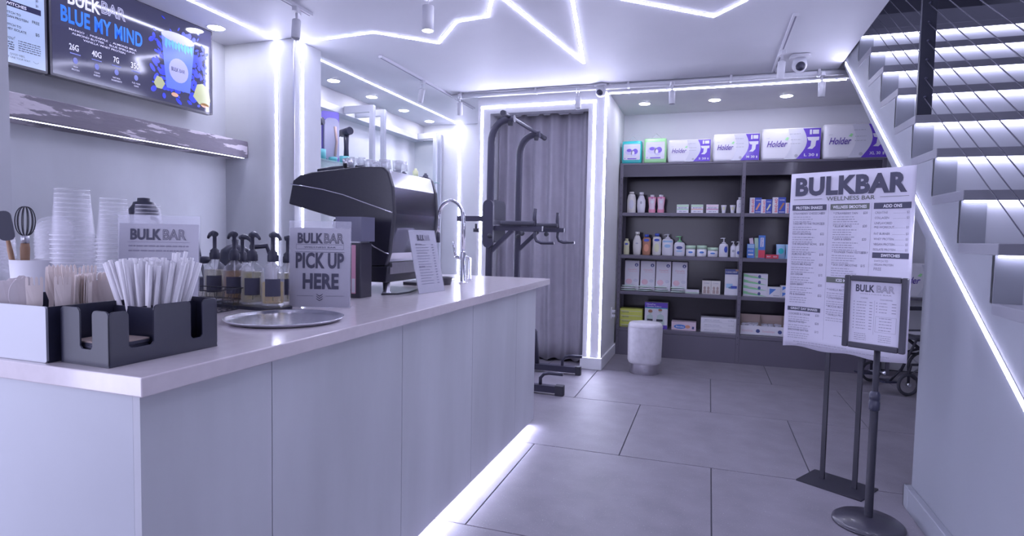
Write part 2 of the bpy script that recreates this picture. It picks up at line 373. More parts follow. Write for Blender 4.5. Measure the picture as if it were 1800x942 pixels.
track_head(-2.575, 3.19, CEIL-.02, 'grey track spotlight hanging at the pillar end of the left track', .4, -12)
track_head(-2.61, 5.0, CEIL-.02, 'small tilted track spotlight halfway along the long track', .8, 30)
track_head(-2.47, 5.55, CEIL-.03, 'track spotlight at the left end of the white conduit', .3, 20)
track_head(-1.24, 5.55, CEIL-.04, 'track spotlight overlapping the top of the doorway light frame', .3, -15)
track_head(-.37, 5.55, CEIL-.04, 'track spotlight above the row of packs, left one on the conduit', .2, -8)
track_head(.85, 5.55, CEIL-.04, 'track spotlight at the right end of the conduit by the stairs', 0, 0)
track_head(.473, 4.92, CEIL-.02, 'track spotlight on the right ceiling track', 0.2, 10)
co_ = thing('ceiling_conduit', 'white pipe conduit along the ceiling in front of the back wall', 'conduit', (-2.57, 5.6, CEIL-.03))
MB().tube([(0, 0, 0), (3.6, 0, 0)], .024, 10).build('pipe', 'white_metal', co_)
for x in (.1, .9, 1.8, 2.7, 3.4): MB().box(x-.01, x+.01, -.032, .032, -.024, .03).build('clip', 'white_metal', co_)
ps = thing('pendant_spot', 'white cylinder pendant spot hanging below the ceiling near the zigzag line', 'spotlight', (-1.70, 3.32, CEIL))
MB().lathe([(.03, 0), (.03, -.012), (.004, -.013)], 20).build('canopy', 'white_metal', ps)
MB().tube([(0, 0, -.01), (0, 0, -.05)], .004).build('rod', 'white_metal', ps)
MB().lathe([(.01, -.045), (.036, -.05), (.036, -.20), (.033, -.20)], 24, cap=False).build('lamp_body', 'white_metal', ps)
MB().lathe([(.033, -.194), (.033, -.198), (0, -.198)], 24, cap=False).build('lens', 'downlight', ps)
def camera_dome(x, y, z, label, rz=0, s=1.0):
    e = thing('security_camera', label, 'camera', (x, y, z), rz)
    MB().rbox(-.07*s, .07*s, -.06*s, .06*s, -.022*s, 0, .03).build('mount_plate', 'white_metal', e)
    MB().lathe([(.045*s, -.02*s), (.05*s, -.05*s), (.055*s, -.075*s), (.05*s, -.10*s), (.03*s, -.125*s), (0, -.13*s)], 20).build('housing', 'white_metal', e)
    a = []
    for i in range(7): a.append((.038*s*math.cos(i*PI/12), .038*s*math.sin(i*PI/12)))
    b = MB().lathe(a, 20); b.xf(Matrix.Translation((0, -.026*s, -.088*s)) @ Matrix.Rotation(math.radians(105), 4, 'X')); b.build('lens_ball', 'black_plastic', e)
    b = MB().lathe([(.012*s, 0), (.012*s, .004*s), (0, .004*s)], 12); b.xf(Matrix.Translation((0, -.062*s, -.094*s)) @ Matrix.Rotation(math.radians(105), 4, 'X')); b.build('lens', 'ink', e)
camera_dome(-1.03, 5.60, CEIL-.005, 'round white security camera with dark eye above the doorway corner', -.2, .9)
camera_dome(.62, 5.12, CEIL-.005, 'white security camera with dark eye on the ceiling near the stairs', .1, 1.0)
# ---- curtain in the doorway
mb = MB(); nx, nz = 120, 14; vs = []
for j in range(nz+1):
    t = j/nz; z = .02+2.545*t
    for i in range(nx+1):
        s = i/nx; x = -2.175+s*1.012
        a = .035*math.sin(s*38+.4*math.sin(t*3))+.02*math.sin(s*17+1.3)+.012*math.sin(s*70+t*2)
        a *= .55+.45*(1-abs(t-.5))
        if s > .82: x -= (s-.82)*.25*(1-t)**2; a += (s-.82)*.25*(1-t)
        vs.append((x, 5.90+a, z+.015*math.sin(s*38+2)*(1-t)))
fs = [(j*(nx+1)+i, j*(nx+1)+i+1, (j+1)*(nx+1)+i+1, (j+1)*(nx+1)+i) for j in range(nz) for i in range(nx)]
mb.add([(v[0]+1.67, v[1]-5.9, v[2]) for v in vs], fs, True)
cu = thing('curtain', 'floor-length lavender grey curtain hanging in the lit doorway', 'curtain', (-1.67, 5.90, 0))
mb.build('fabric', 'curtain_cloth', cu, solid=.004)
MB().tube([(-.512, 0, 2.57), (.51, 0, 2.57)], .015).build('rod', 'white_metal', cu)
# outlet on alcove side wall
ol = thing('wall_outlet', 'white wall outlet with plugs low on the alcove side wall', 'outlet', (-.98, 6.32, .43))
MB().rbox(0, .008, -.04, .04, 0, .12, .008, 'x').build('cover_plate', 'white_plastic', ol)
for z in (.03, .075): MB().rbox(.008, .04, -.018, .018, z-.016, z+.016, .006, 'x').build('plug', 'pale_ink', ol)
# items upstairs
bx = MB().rbox(0, .16, -.05, .05, 0, .11, .006, 'y'); tag(bx.build('storage_box', mat('brown_box', (.16, .13, .10), .7)), 'small brown box on the upstairs landing at the top edge', 'box', loc=(1.30, 5.75, 3.045))
# ---- railing
rp = thing('cable_railing', 'dark steel stair post with thin steel cables along the steps', 'railing', (1.035, 3.60, step_z(9)-.001))
zb = step_z(9)
rp.location = (1.035, 3.62, zb)
pb = MB().rbox(-.04, .045, -.03, .03, 0, .006, .004).build('base_plate', 'rail_post', rp)
po = MB().box(-.030, .036, -.012, .012, .006, 1.05).build('post', 'rail_post', rp)
for i in range(10): 
    h = MB().lathe([(.007, 0), (.007, .004), (0, .004)], 10); h.xf(Matrix.Translation((.003, -.012, .10+i*.096)) @ Matrix.Rotation(PI/2, 4, 'X')); h.build('cable_fitting', 'ink', rp)
for i in range(10):
    z0 = .10+i*.096
    for sgn, L in ((1, 2.3), (-1, 2.2)):
        pass
    a = (.003, -2.6, z0-2.6*RISE/RUN); b = (.003, 1.55, z0+1.55*RISE/RUN)
    a = Vector(a); b = Vector(b)
    MB().tube([a, b], .0024, 6).build('cable', 'steel_cable', rp)
# lower newel carrying the cables (out of frame to the right)
MB().box(-.03, .036, -2.62, -2.59, -2.6*RISE/RUN-.12, -2.6*RISE/RUN+1.05).build('post', 'rail_post', rp)
MB().bar((.003, -2.6, 1.06-2.6*RISE/RUN), (.003, 1.2, 1.06+1.2*RISE/RUN), .05, .03).build('handrail', 'rail_post', rp)
# ================================================================ BAR COUNTER
ct = thing('bar_counter', 'long grey concrete-panelled bar counter with a glowing gap at the floor', 'counter', (-1.108, .885, 0))
seams = [0, .386, 1.096, 1.805, 2.51, 2.925]
for i in range(5):
    MB().box(-.02, 0, seams[i]+(.0015 if i else 0), seams[i+1]-.0015, .045, .958).build('front_panel', 'counter_panel', ct)
MB().box(-1.05, -.0205, 0, .02, .045, .958).build('end_panel', 'end_panel', ct)
MB().box(-1.05, -.0205, 2.905, 2.925, .045, .958).build('end_panel', 'counter_panel', ct)
MB().box(-1.04, -.043, .05, 2.88, 0, .955).build('carcass', 'ink', ct)
ls = led('light strip hidden under the bar counter front, glowing on the floor', [(-1.148, .95, .030), (-1.148, 3.78, .030)], (1, 0, 0), .020, m='led_floor')
wt = thing('worktop', 'pale polished stone worktop on the bar counter', 'worktop', (-1.077, .865, .958))
MB().box(-1.10, 0, 0, 3.195, 0, .042).build('slab', 'worktop', wt, bevel=.003)
TOP = 1.0005
# ---- distressed beam with light under it
be = thing('beam_shelf', 'distressed grey wooden beam mounted below the menu screens', 'shelf', (-3.68, 1.5, 1.872))
n = MB(); random.seed(3)
n.box(0, .225, 0, 2.205, 0, .128)
mb_ = bpy.data.materials.new('peeling_wood'); mats['peeling_wood'] = mb_; mb_.use_nodes = True; nt = mb_.node_tree; B = nt.nodes['Principled BSDF']; B.inputs['Roughness'].default_value = .6
tc = nt.nodes.new('ShaderNodeTexCoord'); mp = nt.nodes.new('ShaderNodeMapping'); mp.inputs['Scale'].default_value = (1, 1.1, 6); nt.links.new(tc.outputs['Object'], mp.inputs[0])
no = nt.nodes.new('ShaderNodeTexNoise'); no.inputs['Scale'].default_value = 2.0; no.inputs['Detail'].default_value = 8; no.inputs['Roughness'].default_value = .62; nt.links.new(mp.outputs[0], no.inputs['Vector'])
rp_ = nt.nodes.new('ShaderNodeValToRGB'); e = rp_.color_ramp.elements; e[0].position = .46; e[0].color = (.17, .15, .185, 1); e[1].position = .555; e[1].color = (.58, .53, .58, 1)
q = e.new(.30); q.color = (.20, .18, .22, 1); q = e.new(.535); q.color = (.20, .18, .21, 1)
nt.links.new(no.outputs[0], rp_.inputs[0]); nt.links.new(rp_.outputs[0], B.inputs['Base Color'])
bp = nt.nodes.new('ShaderNodeBump'); bp.inputs['Strength'].default_value = .4; bp.inputs['Distance'].default_value = .01; nt.links.new(no.outputs[0], bp.inputs['Height']); nt.links.new(bp.outputs[0], B.inputs['Normal'])
n.build('beam', 'peeling_wood', be, bevel=.004)
led('thin light line under the distressed beam', [(-3.475, 1.5, 1.872), (-3.475, 3.68, 1.872)], D, .014, m='led_beam')
# ---- screens (face +X)
mat('screen_dark', (.012, .012, .03), .09, emit=(.10, .10, .22), estr=.35, spec=.6)
mat('screen_light', (.30, .36, .50), .12, emit=(.30, .38, .55), estr=.55)
mat('glow_white', (.5, .5, .6), .2, emit=(.60, .60, .85), estr=.5)
mat('glow_blue', (.03, .16, .6), .2, emit=(.04, .18, .75), estr=.42)
mat('glow_deep', (.02, .03, .35), .2, emit=(.03, .05, .65), estr=.6)
mat('glow_cyan', (.10, .35, .8), .2, emit=(.12, .30, .75), estr=.35)
mat('glow_dim', (.12, .14, .35), .2, emit=(.12, .14, .42), estr=.6)
mat('glow_green', (.35, .38, .18), .2, emit=(.40, .40, .22), estr=.35)
mat('glow_orange', (.5, .28, .18), .2, emit=(.5, .28, .2), estr=.5)
mat('screen_ink', (.03, .03, .08), .2)
tv = thing('wide_screen', 'wide dark menu screen showing a blue smoothie advert', 'screen', (-3.52, 2.305, 2.152), PI/2)
W_, H_ = 1.125, .615
MB().rbox(0, W_, .0, .05, 0, H_, .008, 'y').build('casing', 'black_satin', tv)
scr = MB().rect(.012, W_-.012, .014, H_-.012, -.001).build('screen', 'screen_dark', tv)
T = -.0022
t1 = MB().text('BULK', .10, .430, .075, .19, T, .03); t1.text('26G', .103, .172, .036, .054, T, .02).text('40G', .233, .172, .036, .058, T, .02).text('7G', .366, .173, .036, .036, T, .02).text('350', .481, .172, .036, .055, T, .02)
t1.build('white_lettering', 'glow_white', scr)
t2 = MB().text('BAR', .297, .445, .075, .153, T, 0, .02).text('MANGO  .  PINEAPPLE  .  ALMOND MILK', .105, .282, .012, .417, T, .01).text('ALMOND BUTTER  .  BLUE SPIRULINA', .12, .262, .012, .39, T, .01).text('VANILLA WHEY PROTEIN', .184, .242, .012, .26, T, .01)
for x, a, b in ((.137, 'HIGH', 'PROTEIN'), (.262, 'CLEAN', 'ENERGY'), (.385, 'NATURAL', 'INGREDIENTS'), (.515, 'FUEL YOUR', 'GAINS')):
    t2.text(a, x, .075, .010, None, T, .01, 0, 'c').text(b, x, .058, .010, None, T, .01, 0, 'c')
t2.build('fine_lettering', 'glow_white', scr)
MB().text('BLUE MY MIND', .06, .322, .088, .503, T, .035).build('blue_lettering', 'glow_blue', scr)
g = MB()
for x in (.137, .262, .385, .515): g.ell(x, .115, .014, .018, T, 14).rect(x-.03, x+.03, .150, .156, T)
g.build('icons', 'glow_dim', scr)
s = MB(); random.seed(11)                                 # blue splash shapes
for i in range(260):
    x = random.gauss(.85, .14); z = random.gauss(.27, .15)
    if .62 < x < 1.09 and .03 < z < .57:
        a = random.uniform(0, PI); L = random.uniform(.008, .032); Wd = L*random.uniform(.3, .8)
        s.flat([(x+L*math.cos(t)*math.cos(a)-Wd*math.sin(t)*math.sin(a), z+L*math.cos(t)*math.sin(a)+Wd*math.sin(t)*math.cos(a)) for t in [2*PI*k/8 for k in range(8)]], T+.0004-.000003*i)
s.build('splash', 'glow_deep', scr)
s = MB().flat([(.70, .46), (.965, .46), (.925, .11), (.735, .11)], T-.0008); s.build('cup_picture', mat('glow_cup', (.10, .16, .45), .2, emit=(.08, .12, .42), estr=.4), scr)
s = MB().ell(.832, .462, .132, .035, T-.001).ell(.834, .245, .078, .082, T-.001); s.build('cup_label', mat('glow_lav', (.3, .3, .5), .2, emit=(.32, .34, .6), estr=.4), scr)
MB().text('BULK', .775, .235, .026, .055, T-.0015, .02).text('BAR', .838, .235, .026, .045, T-.0015).build('label_lettering', 'screen_ink', scr)
s = MB()
for i in range(9): s.flat([(.725+i*.025, .39+.01*(i % 3)), (.742+i*.025, .37+.01*(i % 2)), (.75+i*.025, .43-.012*(i % 2)), (.73+i*.025, .44)], T-.0012)
s.build('cup_ice', 'glow_cyan', scr)
s = MB().flat([(.95, .10), (.985, .19), (1.03, .205), (1.085, .18), (1.10, .10), (1.09, .05), (1.0, .055)], T-.001).flat([(.64, .12), (.665, .17), (.70, .165), (.725, .13), (.70, .09), (.66, .09)], T-.001); s.build('mango_picture', 'glow_green', scr)
s = MB().ell(.80, .075, .028, .014, T-.001).ell(1.05, .055, .035, .016, T-.001); s.build('almond_picture', 'glow_orange', scr)
# second board
tb = thing('menu_screen', 'light blue menu screen at the top left corner with a switches list', 'screen', (-3.52, 1.187, 2.150), PI/2)
MB().rbox(0, 1.105, .0, .05, 0, .615, .008, 'y').build('casing', 'black_satin', tb)
scr = MB().rect(.012, 1.093, .014, .603, -.001).build('screen', 'screen_light', tb)
d = MB()
d.rect(.82, 1.075, .305, .335, T)
def lines(mb, x0, x1, zs, h, y=T):
    for z in zs: mb.scribble(x0, x1, z, h, y)
X0 = .83
d2 = MB().text('SWITCH TO', X0+.06, .268, .012, .085, T, .015).text('VEGAN PROTEIN', X0+.06, .247, .012, .12, T, .015).text('SWITCH TO', X0+.06, .205, .012, .085, T, .015).text('WHEY ISOLATE', X0+.06, .184, .012, .11, T, .015).text('FREE', 1.03, .252, .016, .036, T, .01).text('$5', 1.045, .19, .016, .02, T, .01)
for i, (a, b) in enumerate((('FAT BURNER', '$3'), ('WHEY PROTEIN', '$3'), ('VEGAN PROTEIN', '$5'), ('ISOLATE PROTEIN', '$5'))):
    d2.text(a, X0, .43-.028*i, .012, None, T, .015).text(b, 1.05, .43-.028*i, .012, None, T, .015)
d2.text('You do you!', X0, .135, .02, .11, T, 0, 0, 'l', .3).text('GOOD VIBES,', .955, .055, .011, None, T, 0, 0, 'c').text('BUT ONE YOUR WAY!', .955, .038, .011, None, T, 0, 0, 'c')
lines(d2, X0, .94, (.118, .106, .094, .082), .005); lines(d2, .96, 1.07, (.135, .123, .111, .099, .087), .004)
for a in range(8):
    th = PI+a*PI/8; d2.flat([(1.045+.012*math.cos(th), .05+.008*math.sin(th)), (1.045+.012*math.cos(th+.3), .05+.008*math.sin(th+.3)), (1.045+.014*math.cos(th+.3), .05+.010*math.sin(th+.3)), (1.045+.014*math.cos(th), .05+.010*math.sin(th))], T)
d.build('heading_band', 'screen_ink', scr); d2.build('lettering', 'screen_ink', scr)
MB().text('SWITCHES', .948, .312, .016, .11, T-.0006, .02, 0, 'c').build('heading_lettering', 'glow_white', scr)
r = MB()
for z in (.262, .2):
    r.tube([(X0+.025+.02*math.cos(i*PI/10), T, z+.02*math.sin(i*PI/10)) for i in range(20)], .0012, 4, closed=True); r.rect(X0+.012, X0+.038, z-.003, z+.003, T)
r.build('round_icons', 'screen_ink', scr)
mo = MB().box(0, .05, 0, .004, 0, .012)
# ================================================================ THINGS ON THE WORKTOP
# metal-fronted bin of wooden cutlery
bn = thing('cutlery_bin', 'bright-fronted black bin full of wooden forks at the left edge', 'container', (-1.71, .881, TOP))
L = .335; W = .265; Hh = .124
MB().box(0, L, 0, W, 0, .004).box(0, L, W-.004, W, .004, Hh).box(0, .004, 0, W-.004, .004, Hh).box(L-.004, L, .003, W-.004, .004, Hh).build('tray', 'black_plastic', bn)
MB().rbox(-.002, L-.001, -.002, .003, 0, Hh+.001, .006, 'y').build('front_plate', 'bin_front', bn)
MB().box(.12, .123, .004, W-.004, .004, Hh-.03).build('divider', 'black_plastic', bn)
def fork_mesh(kind):
    b = MB()
    if kind == 'fork':
        pts = [(-.005, 0), (.005, 0), (.0055, .07), (.0145, .096), (.0160, .142)]
        tips = []
        for i in range(4):
            x1 = .016-i*.0088; x0 = x1-.0056
            tips += [(x1, .158), ((x0+x1)/2, .162), (x0, .158), (x0, .142), ] if i < 3 else [(x1, .158), ((x0+x1)/2, .162), (x0, .158)]
            if i < 3: tips += [(x0-.0032, .142)]
        pts += tips + [(-.0160, .142), (-.0145, .096), (-.0055, .07)]
    else:
        pts = [(-.005, 0), (.005, 0), (.0055, .075)] + [(.0175*math.sin(a), .122-.036*math.cos(a)) for a in [PI*(i+1)/10 for i in range(9)]][:] + [(-.0175*math.sin(a), .122-.036*math.cos(a)) for a in [PI*(9-i)/10 for i in range(9)]] + [(-.0055, .075)]
    b.prism(pts, -.0009, .0009, 'y')
    b.v = [(x, y-.10*max(0, z-.08)**1*(.5) + 1.6*(x*x)*(8 if z > .08 else 0)*(.6), z) for x, y, z in b.v]
    return b
random.seed(5)
def cutlery(kind, nm, cat, m, rowsx):
    base = None
    for i, (px, Y, rz, lab, grp, dz) in enumerate(rowsx):
        p = at(px, 560, Y=Y)
        if base is None: base = fork_mesh(kind).build(nm, m); o = base
        else: o = base.copy(); C.objects.link(o)
        tag(o, lab, cat, grp, (p.x, Y, TOP+.006+dz)); o.rotation_euler = (random.uniform(-.04, .04), random.uniform(-.06, .06), rz)
FA = .93
fr = [(62, .915, FA, 'wooden fork facing out at the front of the cutlery bin, left one', None, .018), (109, .950, FA+.1, 'wooden fork facing out at the front of the cutlery bin, right one', None, .020)]
fr += [(133+i*3.6, 1.0+.004*i, FA+1.35, 'wooden fork seen edge-on in the nested row of the cutlery bin', 'edge-on wooden forks in the bin', .018+.001*(i % 3)) for i in range(9)]
fr += [(176+i*3.0, 1.06+.006*i, FA+.25, 'wooden fork in the right-hand nested row of the cutlery bin', 'right-hand nested forks in the bin', .020) for i in range(5)]
fr += [(88+i*14, 1.08+.005*i, FA+random.uniform(-.4, .4), 'wooden fork at the back of the cutlery bin below the cup stacks', 'forks at the back of the bin', .028+.006*(i % 2)) for i in range(6)]
cutlery('fork', 'wooden_fork', 'fork', 'birch', fr)
sp_ = [(36+(i % 2)*5, .915+.016*i, FA+.3, 'pale wooden spoon in the nested row left of the front fork', 'wooden spoons left of the forks', .012) for i in range(7)]
sp_ += [(10+i*3.0, .912+.012*i, FA+.2, 'pale wooden spoon at the far left of the cutlery bin', 'wooden spoons at the far left of the bin', .010) for i in range(6)]
cutlery('spoon', 'wooden_spoon', 'spoon', mat('pale_birch', (.76, .70, .72), .6), sp_)
# ---- caddy
cd = thing('bar_caddy', 'black plastic bar caddy with notched sides holding straws and napkins', 'caddy', (-1.209, .896, TOP), math.radians(-1.5))
# local: x from -.155 (left) to 0, y from 0 to .285 ; near-left face at y=0, long face at x=0
CW, CL, CH = .152, .283, .124
def notched(w, h, cuts, r=.012, lows=None):
    pts = [(0, 0), (w, 0)]; edges = [(w, 'R')]
    top = []
    xs = [0]+[c for cc in cuts for c in cc[:2]]+[w]
    segs = [(xs[i], xs[i+1]) for i in range(0, len(xs), 2)]
    out = []
    for k, (a, b) in enumerate(segs):
        hh = h if lows is None else lows[k]
        out += [(a+r*(1-math.cos(t)), hh-r+r*math.sin(t)) for t in [PI/2*i/4 for i in range(5)]]
        out += [(b-r+r*math.sin(t), hh-r+r*math.cos(t)) for t in [PI/2*i/4 for i in range(5)]]
        if k < len(segs)-1:
            c, d_, zb_ = cuts[k]; rr = .006
            out += [(c, zb_+rr), (c+rr, zb_), (d_-rr, zb_), (d_, zb_+rr)]
    return [(0, 0)] + out + [(w, 0)]
MB().box(-CW, 0, 0, CL, 0, .004).build('base', 'black_plastic', cd)
nf = MB().prism(notched(CW, CH, [(.062, .100, .034)], lows=[CH, CH-.004]), 0, .004, 'y'); nf.xf(Matrix.Translation((-CW, 0, .002))); nf.build('notched_side', 'black_plastic', cd, bevel=.0012)
nf = MB().prism(notched(CL, CH, [(.046, .105, .034), (.205, .238, .030)], lows=[CH-.006, CH, CH]), -.004, 0, 'x'); nf.xf(Matrix.Translation((0, 0, .002))); nf.build('notched_side', 'black_plastic', cd, bevel=.0012)
MB().prism(rrect(0, CL, 0, CH, .01), -CW, -CW+.004, 'x').xf(Matrix.Translation((0, 0, .002))).build('side_wall', 'black_plastic', cd)
MB().prism(rrect(-CW, 0, 0, CH, .01), CL-.004, CL, 'y').xf(Matrix.Translation((0, 0, .002))).build('side_wall', 'black_plastic', cd)
MB().prism(rrect(-CW, -.004, 0, CH-.01, .01), .118, .122, 'y').xf(Matrix.Translation((0, 0, .002))).build('divider', 'black_plastic', cd)
MB().prism(rrect(.122, CL-.004, 0, CH-.01, .01), -.07, -.066, 'x').xf(Matrix.Translation((0, 0, .002))).build('divider', 'black_plastic', cd)
random.seed(2); nb = None
for i in range(14):
    if nb is None: nb = MB().rbox(-.061, .061, -.047, .047, 0, .0028, .004).build('napkin', 'ink'); o = nb
    else: o = nb.copy(); C.objects.link(o)
    if i == 13: o.data = nb.data.copy(); o.data.materials[0] = mats['kraft']
    tag(o, 'folded dark napkin in the stack inside the caddy' if i < 13 else 'brown paper napkin on top of the stack inside the caddy', 'napkin', 'dark napkins inside the caddy' if i < 13 else None, (-1.285+random.uniform(-.002, .002), .957+random.uniform(-.002, .002), TOP+.0065+i*.0031), random.uniform(-.03, .03))
# straws
random.seed(9); sb = None; n = 0
while n < 96:
    a = random.uniform(0, 2*PI); rr = math.sqrt(random.random())
    bx_, by_ = -.104+.028*rr*math.cos(a), .196+.062*rr*math.sin(a)
    if sb is None:
        sb = MB().lathe([(.0047, 0), (.0047, .212), (.0038, .212), (.0038, .17)], 8, cap=False).build('paper_straw', 'straw_paper'); o = sb
    else: o = sb.copy(); C.objects.link(o)
    tag(o, 'white paper straw in the bundle standing in the black caddy', 'straw', 'paper straws in the caddy', (-1.209+bx_, .896+by_, TOP+.007+(.012*random.random() if n > 10 else .032*random.random())))
    o.rotation_euler = (-.20*rr*math.sin(a)+random.uniform(-.05, .05), .30*rr*math.cos(a)+random.uniform(-.06, .06), 0); n += 1
# ---- acrylic signs.  local: faces -Y, origin bottom centre
def sign_base(name, label, loc, rz, W, H, lean, paper_h):
    e = thing(name, label, 'sign', loc, rz)
    e.rotation_euler = (-lean, 0, rz)
    MB().box(-W/2, W/2, .002, .0045, 0, H).build('acrylic_sheet', 'clear_acrylic', e)
    MB().box(-W/2, W/2, -.0015, .0005, 0, H).build('acrylic_sheet', 'clear_acrylic', e)
    MB().box(-W/2, W/2, .0045, .06, 0, .003).build('acrylic_foot', 'clear_acrylic', e)
    pp = MB().box(-W/2+.003, W/2-.003, .0006, .0014, .003, paper_h).build('printed_sheet', 'paper', e)
    return e, pp
S1, pp = sign_base('pick_up_sign', 'acrylic sign reading PICK UP HERE standing on the bar', (-1.462, 1.945, TOP), math.radians(20), .244, .345, .03, .318)
y = -.0022
MB().text('BULK', -.088, .258, .040, .100, y, .035).text('PICK UP', 0, .160, .060, .19, y, .035, 0, 'c').text('HERE', .004, .078, .060, .142, y, .04, 0, 'c').build('bold_lettering', 'ink', pp)
m = MB().text('BAR', .016, .258, .040, .078, y, 0, .018).text('WELLNESS BAR', 0, .238, .006, .125, y, 0, 0, 'c')
m.rect(-.094, .094, .2515, .2525, y).rect(-.094, .094, .233, .234, y).rect(-.094, -.0932, .233, .252, y).rect(.0932, .094, .233, .252, y).rect(-.098, .098, .221, .2225, y).rect(-.09, -.024, .047, .048, y).rect(.024, .098, .047, .048, y)
for k in range(3):
    z = .056-.009*k
    m.flat([(-.012, z), (0, z-.008), (.012, z), (.012, z-.003), (0, z-.011), (-.012, z-.003)], y)
m.build('fine_lettering', 'ink', pp)
S2, pp = sign_base('acrylic_sign', 'acrylic sign half hidden behind the straws, left of the syrup pumps', (-1.652, 1.385, TOP), math.radians(25), .245, .345, .06, .318)
MB().text('BULK', -.085, .268, .034, .092, y, .035).build('bold_lettering', 'ink', pp)
m = MB().text('BAR', .012, .268, .034, .07, y, 0, .02).rect(-.094, .094, .259, .260, y)
for z in (.245, .23, .20, .18, .15, .13, .10): m.scribble(-.09, .09, z, .004, y)
m.build('fine_lettering', 'ink_soft', pp)
S3, pp = sign_base('menu_sign', 'small acrylic menu sign leaning in front of the coffee machine', (-1.352, 2.725, TOP), math.radians(82), .235, .33, .22, .325)
random.seed(4)
MB().text('BULK', -.055, .275, .030, .06, y, .035).build('bold_lettering', 'ink', pp)
m = MB().text('BAR', .01, .275, .030, .048, y, 0, .02)
for i in range(15):
    z = .250-i*.0145
    if i in (0, 8): m.scribble(-.08, -.03, z, .007, y)
    m.scribble(-.08, .03 if i % 3 else .01, z, .0035, y); m.rect(.06, .078, z, z+.004, y)
m.build('menu_lettering', 'ink_soft', pp)
# ---- round tray
tr = MB().lathe([(0, .004), (.15, .004), (.172, .006), (.186, .013), (.192, .014), (.190, .010), (.175, .001), (0, 0)], 64, cap=False)
tag(tr.build('round_tray', 'mirror_tray' if 'mirror_tray' in mats else mat('tray_metal', (.86, .86, .92), .26, 1.0)), 'round silver tray lying on the bar in front of the pick up sign', 'tray', loc=(-1.352, 1.615, TOP))
# ---- cup stacks
def cup_mb(R, r, h):
    return MB().lathe([(R, 0), (R*1.02, h*.015), (R, h*.025), (R*.985, h*.04), (R*.965, h*.045), (r, h-.002), (r*.96, h)], 28, cap=False).lathe([(r*.93, h-.006), (0, h-.006)], 28, cap=False)
def stack(x, y, n, gap, R, r, h, where, cat='cup', name='plastic_cup', flip=False, lean=0, m='clear_cup', z0=0):
    base = None
    for i in range(n):
        if base is None:
            mb = cup_mb(R, r, h) if not flip else MB().lathe([(R, 0), (R*1.03, .004), (R*.98, .008), (R*.94, h*.45), (R*.75, h*.8), (R*.4, h*.97), (R*.2, h)], 24, cap=False)
            base = mb.build(name, m if not flip else 'clear_lid'); o = base
        else: o = base.copy(); C.objects.link(o)
        if base is o and not flip:
            MB().tube([(R*math.cos(2*PI*k/28), R*math.sin(2*PI*k/28), .001) for k in range(28)], .0017, 6, closed=True).build('rim', 'cup_rim', o)
            MB().tube([(r*.98*math.cos(2*PI*k/28), r*.98*math.sin(2*PI*k/28), h-.001) for k in range(28)], .0011, 5, closed=True).build('base_ring', 'cup_rim', o)
        elif not flip:
            for q in base.children: q2 = q.copy(); C.objects.link(q2); q2.parent = o
        tag(o, where if i < n-1 else 'topmost '+where.replace('nested in', 'of'), cat, where.replace('cup nested', 'cups nested').replace('lid nested', 'lids nested'), (x+lean*i, y, TOP+z0+i*gap))
# cups stand upside down in real stacks of this kind are upright: rim up
stack(-1.775, 1.215, 22, .0132, .0555, .043, .135, 'clear plastic cup nested in the tallest stack at the left')
stack(-1.868, 1.41, 21, .0132, .052, .038, .135, 'clear plastic cup nested in the middle stack by the straws')
stack(-1.888, 1.55, 20, .0132, .052, .038, .135, 'clear plastic cup nested in the short stack behind the acrylic sign')
stack(-2.00, 1.31, 16, .011, .052, .05, .05, 'clear dome lid nested in the stack left of the tall cups', 'lid', 'dome_lid', True, z0=.12)
stack(-2.10, 1.20, 13, .011, .052, .05, .05, 'clear dome lid nested in the stack at the picture edge by the whisk', 'lid', 'dome_lid', True, z0=.12)
for (x, y, lab) in ((-2.00, 1.31, 'white box under the dome lid stack left of the cups'), (-2.10, 1.20, 'white box under the leftmost dome lid stack')):
    tag(MB().rbox(-.05, .05, -.05, .05, 0, .1195, .006).build('paper_box', 'white_plastic'), lab, 'box', loc=(x, y, TOP))
uh = tag(MB().lathe([(.046, 0), (.056, .205), (.053, .205), (.043, .006), (0, .006)], 28, cap=True).build('utensil_jar', 'white_plastic'), 'white round pot holding the whisk and spatula behind the wooden cutlery', 'pot', loc=(-1.868, 1.165, TOP))
wk = thing('whisk', 'black wire whisk with wooden handle in the white pot', 'whisk', (-1.905, 1.160, TOP+.012)); wk.rotation_euler = (.0, .03, .3)
MB().lathe([(.007, 0), (.009, .10), (.012, .225), (.010, .240)], 12).build('handle', mat('wood_handle', (.30, .17, .10), .5), wk)
MB().lathe([(.0105, .240), (.0105, .262), (.006, .264)], 12).build('ferrule', 'aluminium', wk)
w_ = MB()
for k in range(6):
    a = k*PI/6
    for sg in (1, -1):
        w_.tube([(sg*.024*math.sin(t)**.8*math.cos(a), sg*.024*math.sin(t)**.8*math.sin(a), .262+.085*(1-math.cos(t))/2) for t in [PI*i/12*.999 for i in range(13)]], .0013, 5)
w_.build('wires', 'black_metal', wk)
sp = thing('spatula', 'black spatula standing beside the whisk in the white pot', 'spatula', (-1.885, 1.15, TOP+.012)); sp.rotation_euler = (0, -.14, .8)
MB().lathe([(.006, 0), (.007, .22), (.005, .25)], 10).build('handle', 'wood_handle', sp)
MB().rbox(-.018, .018, -.003, .003, .25, .335, .014, 'y').build('blade', 'black_plastic', sp)
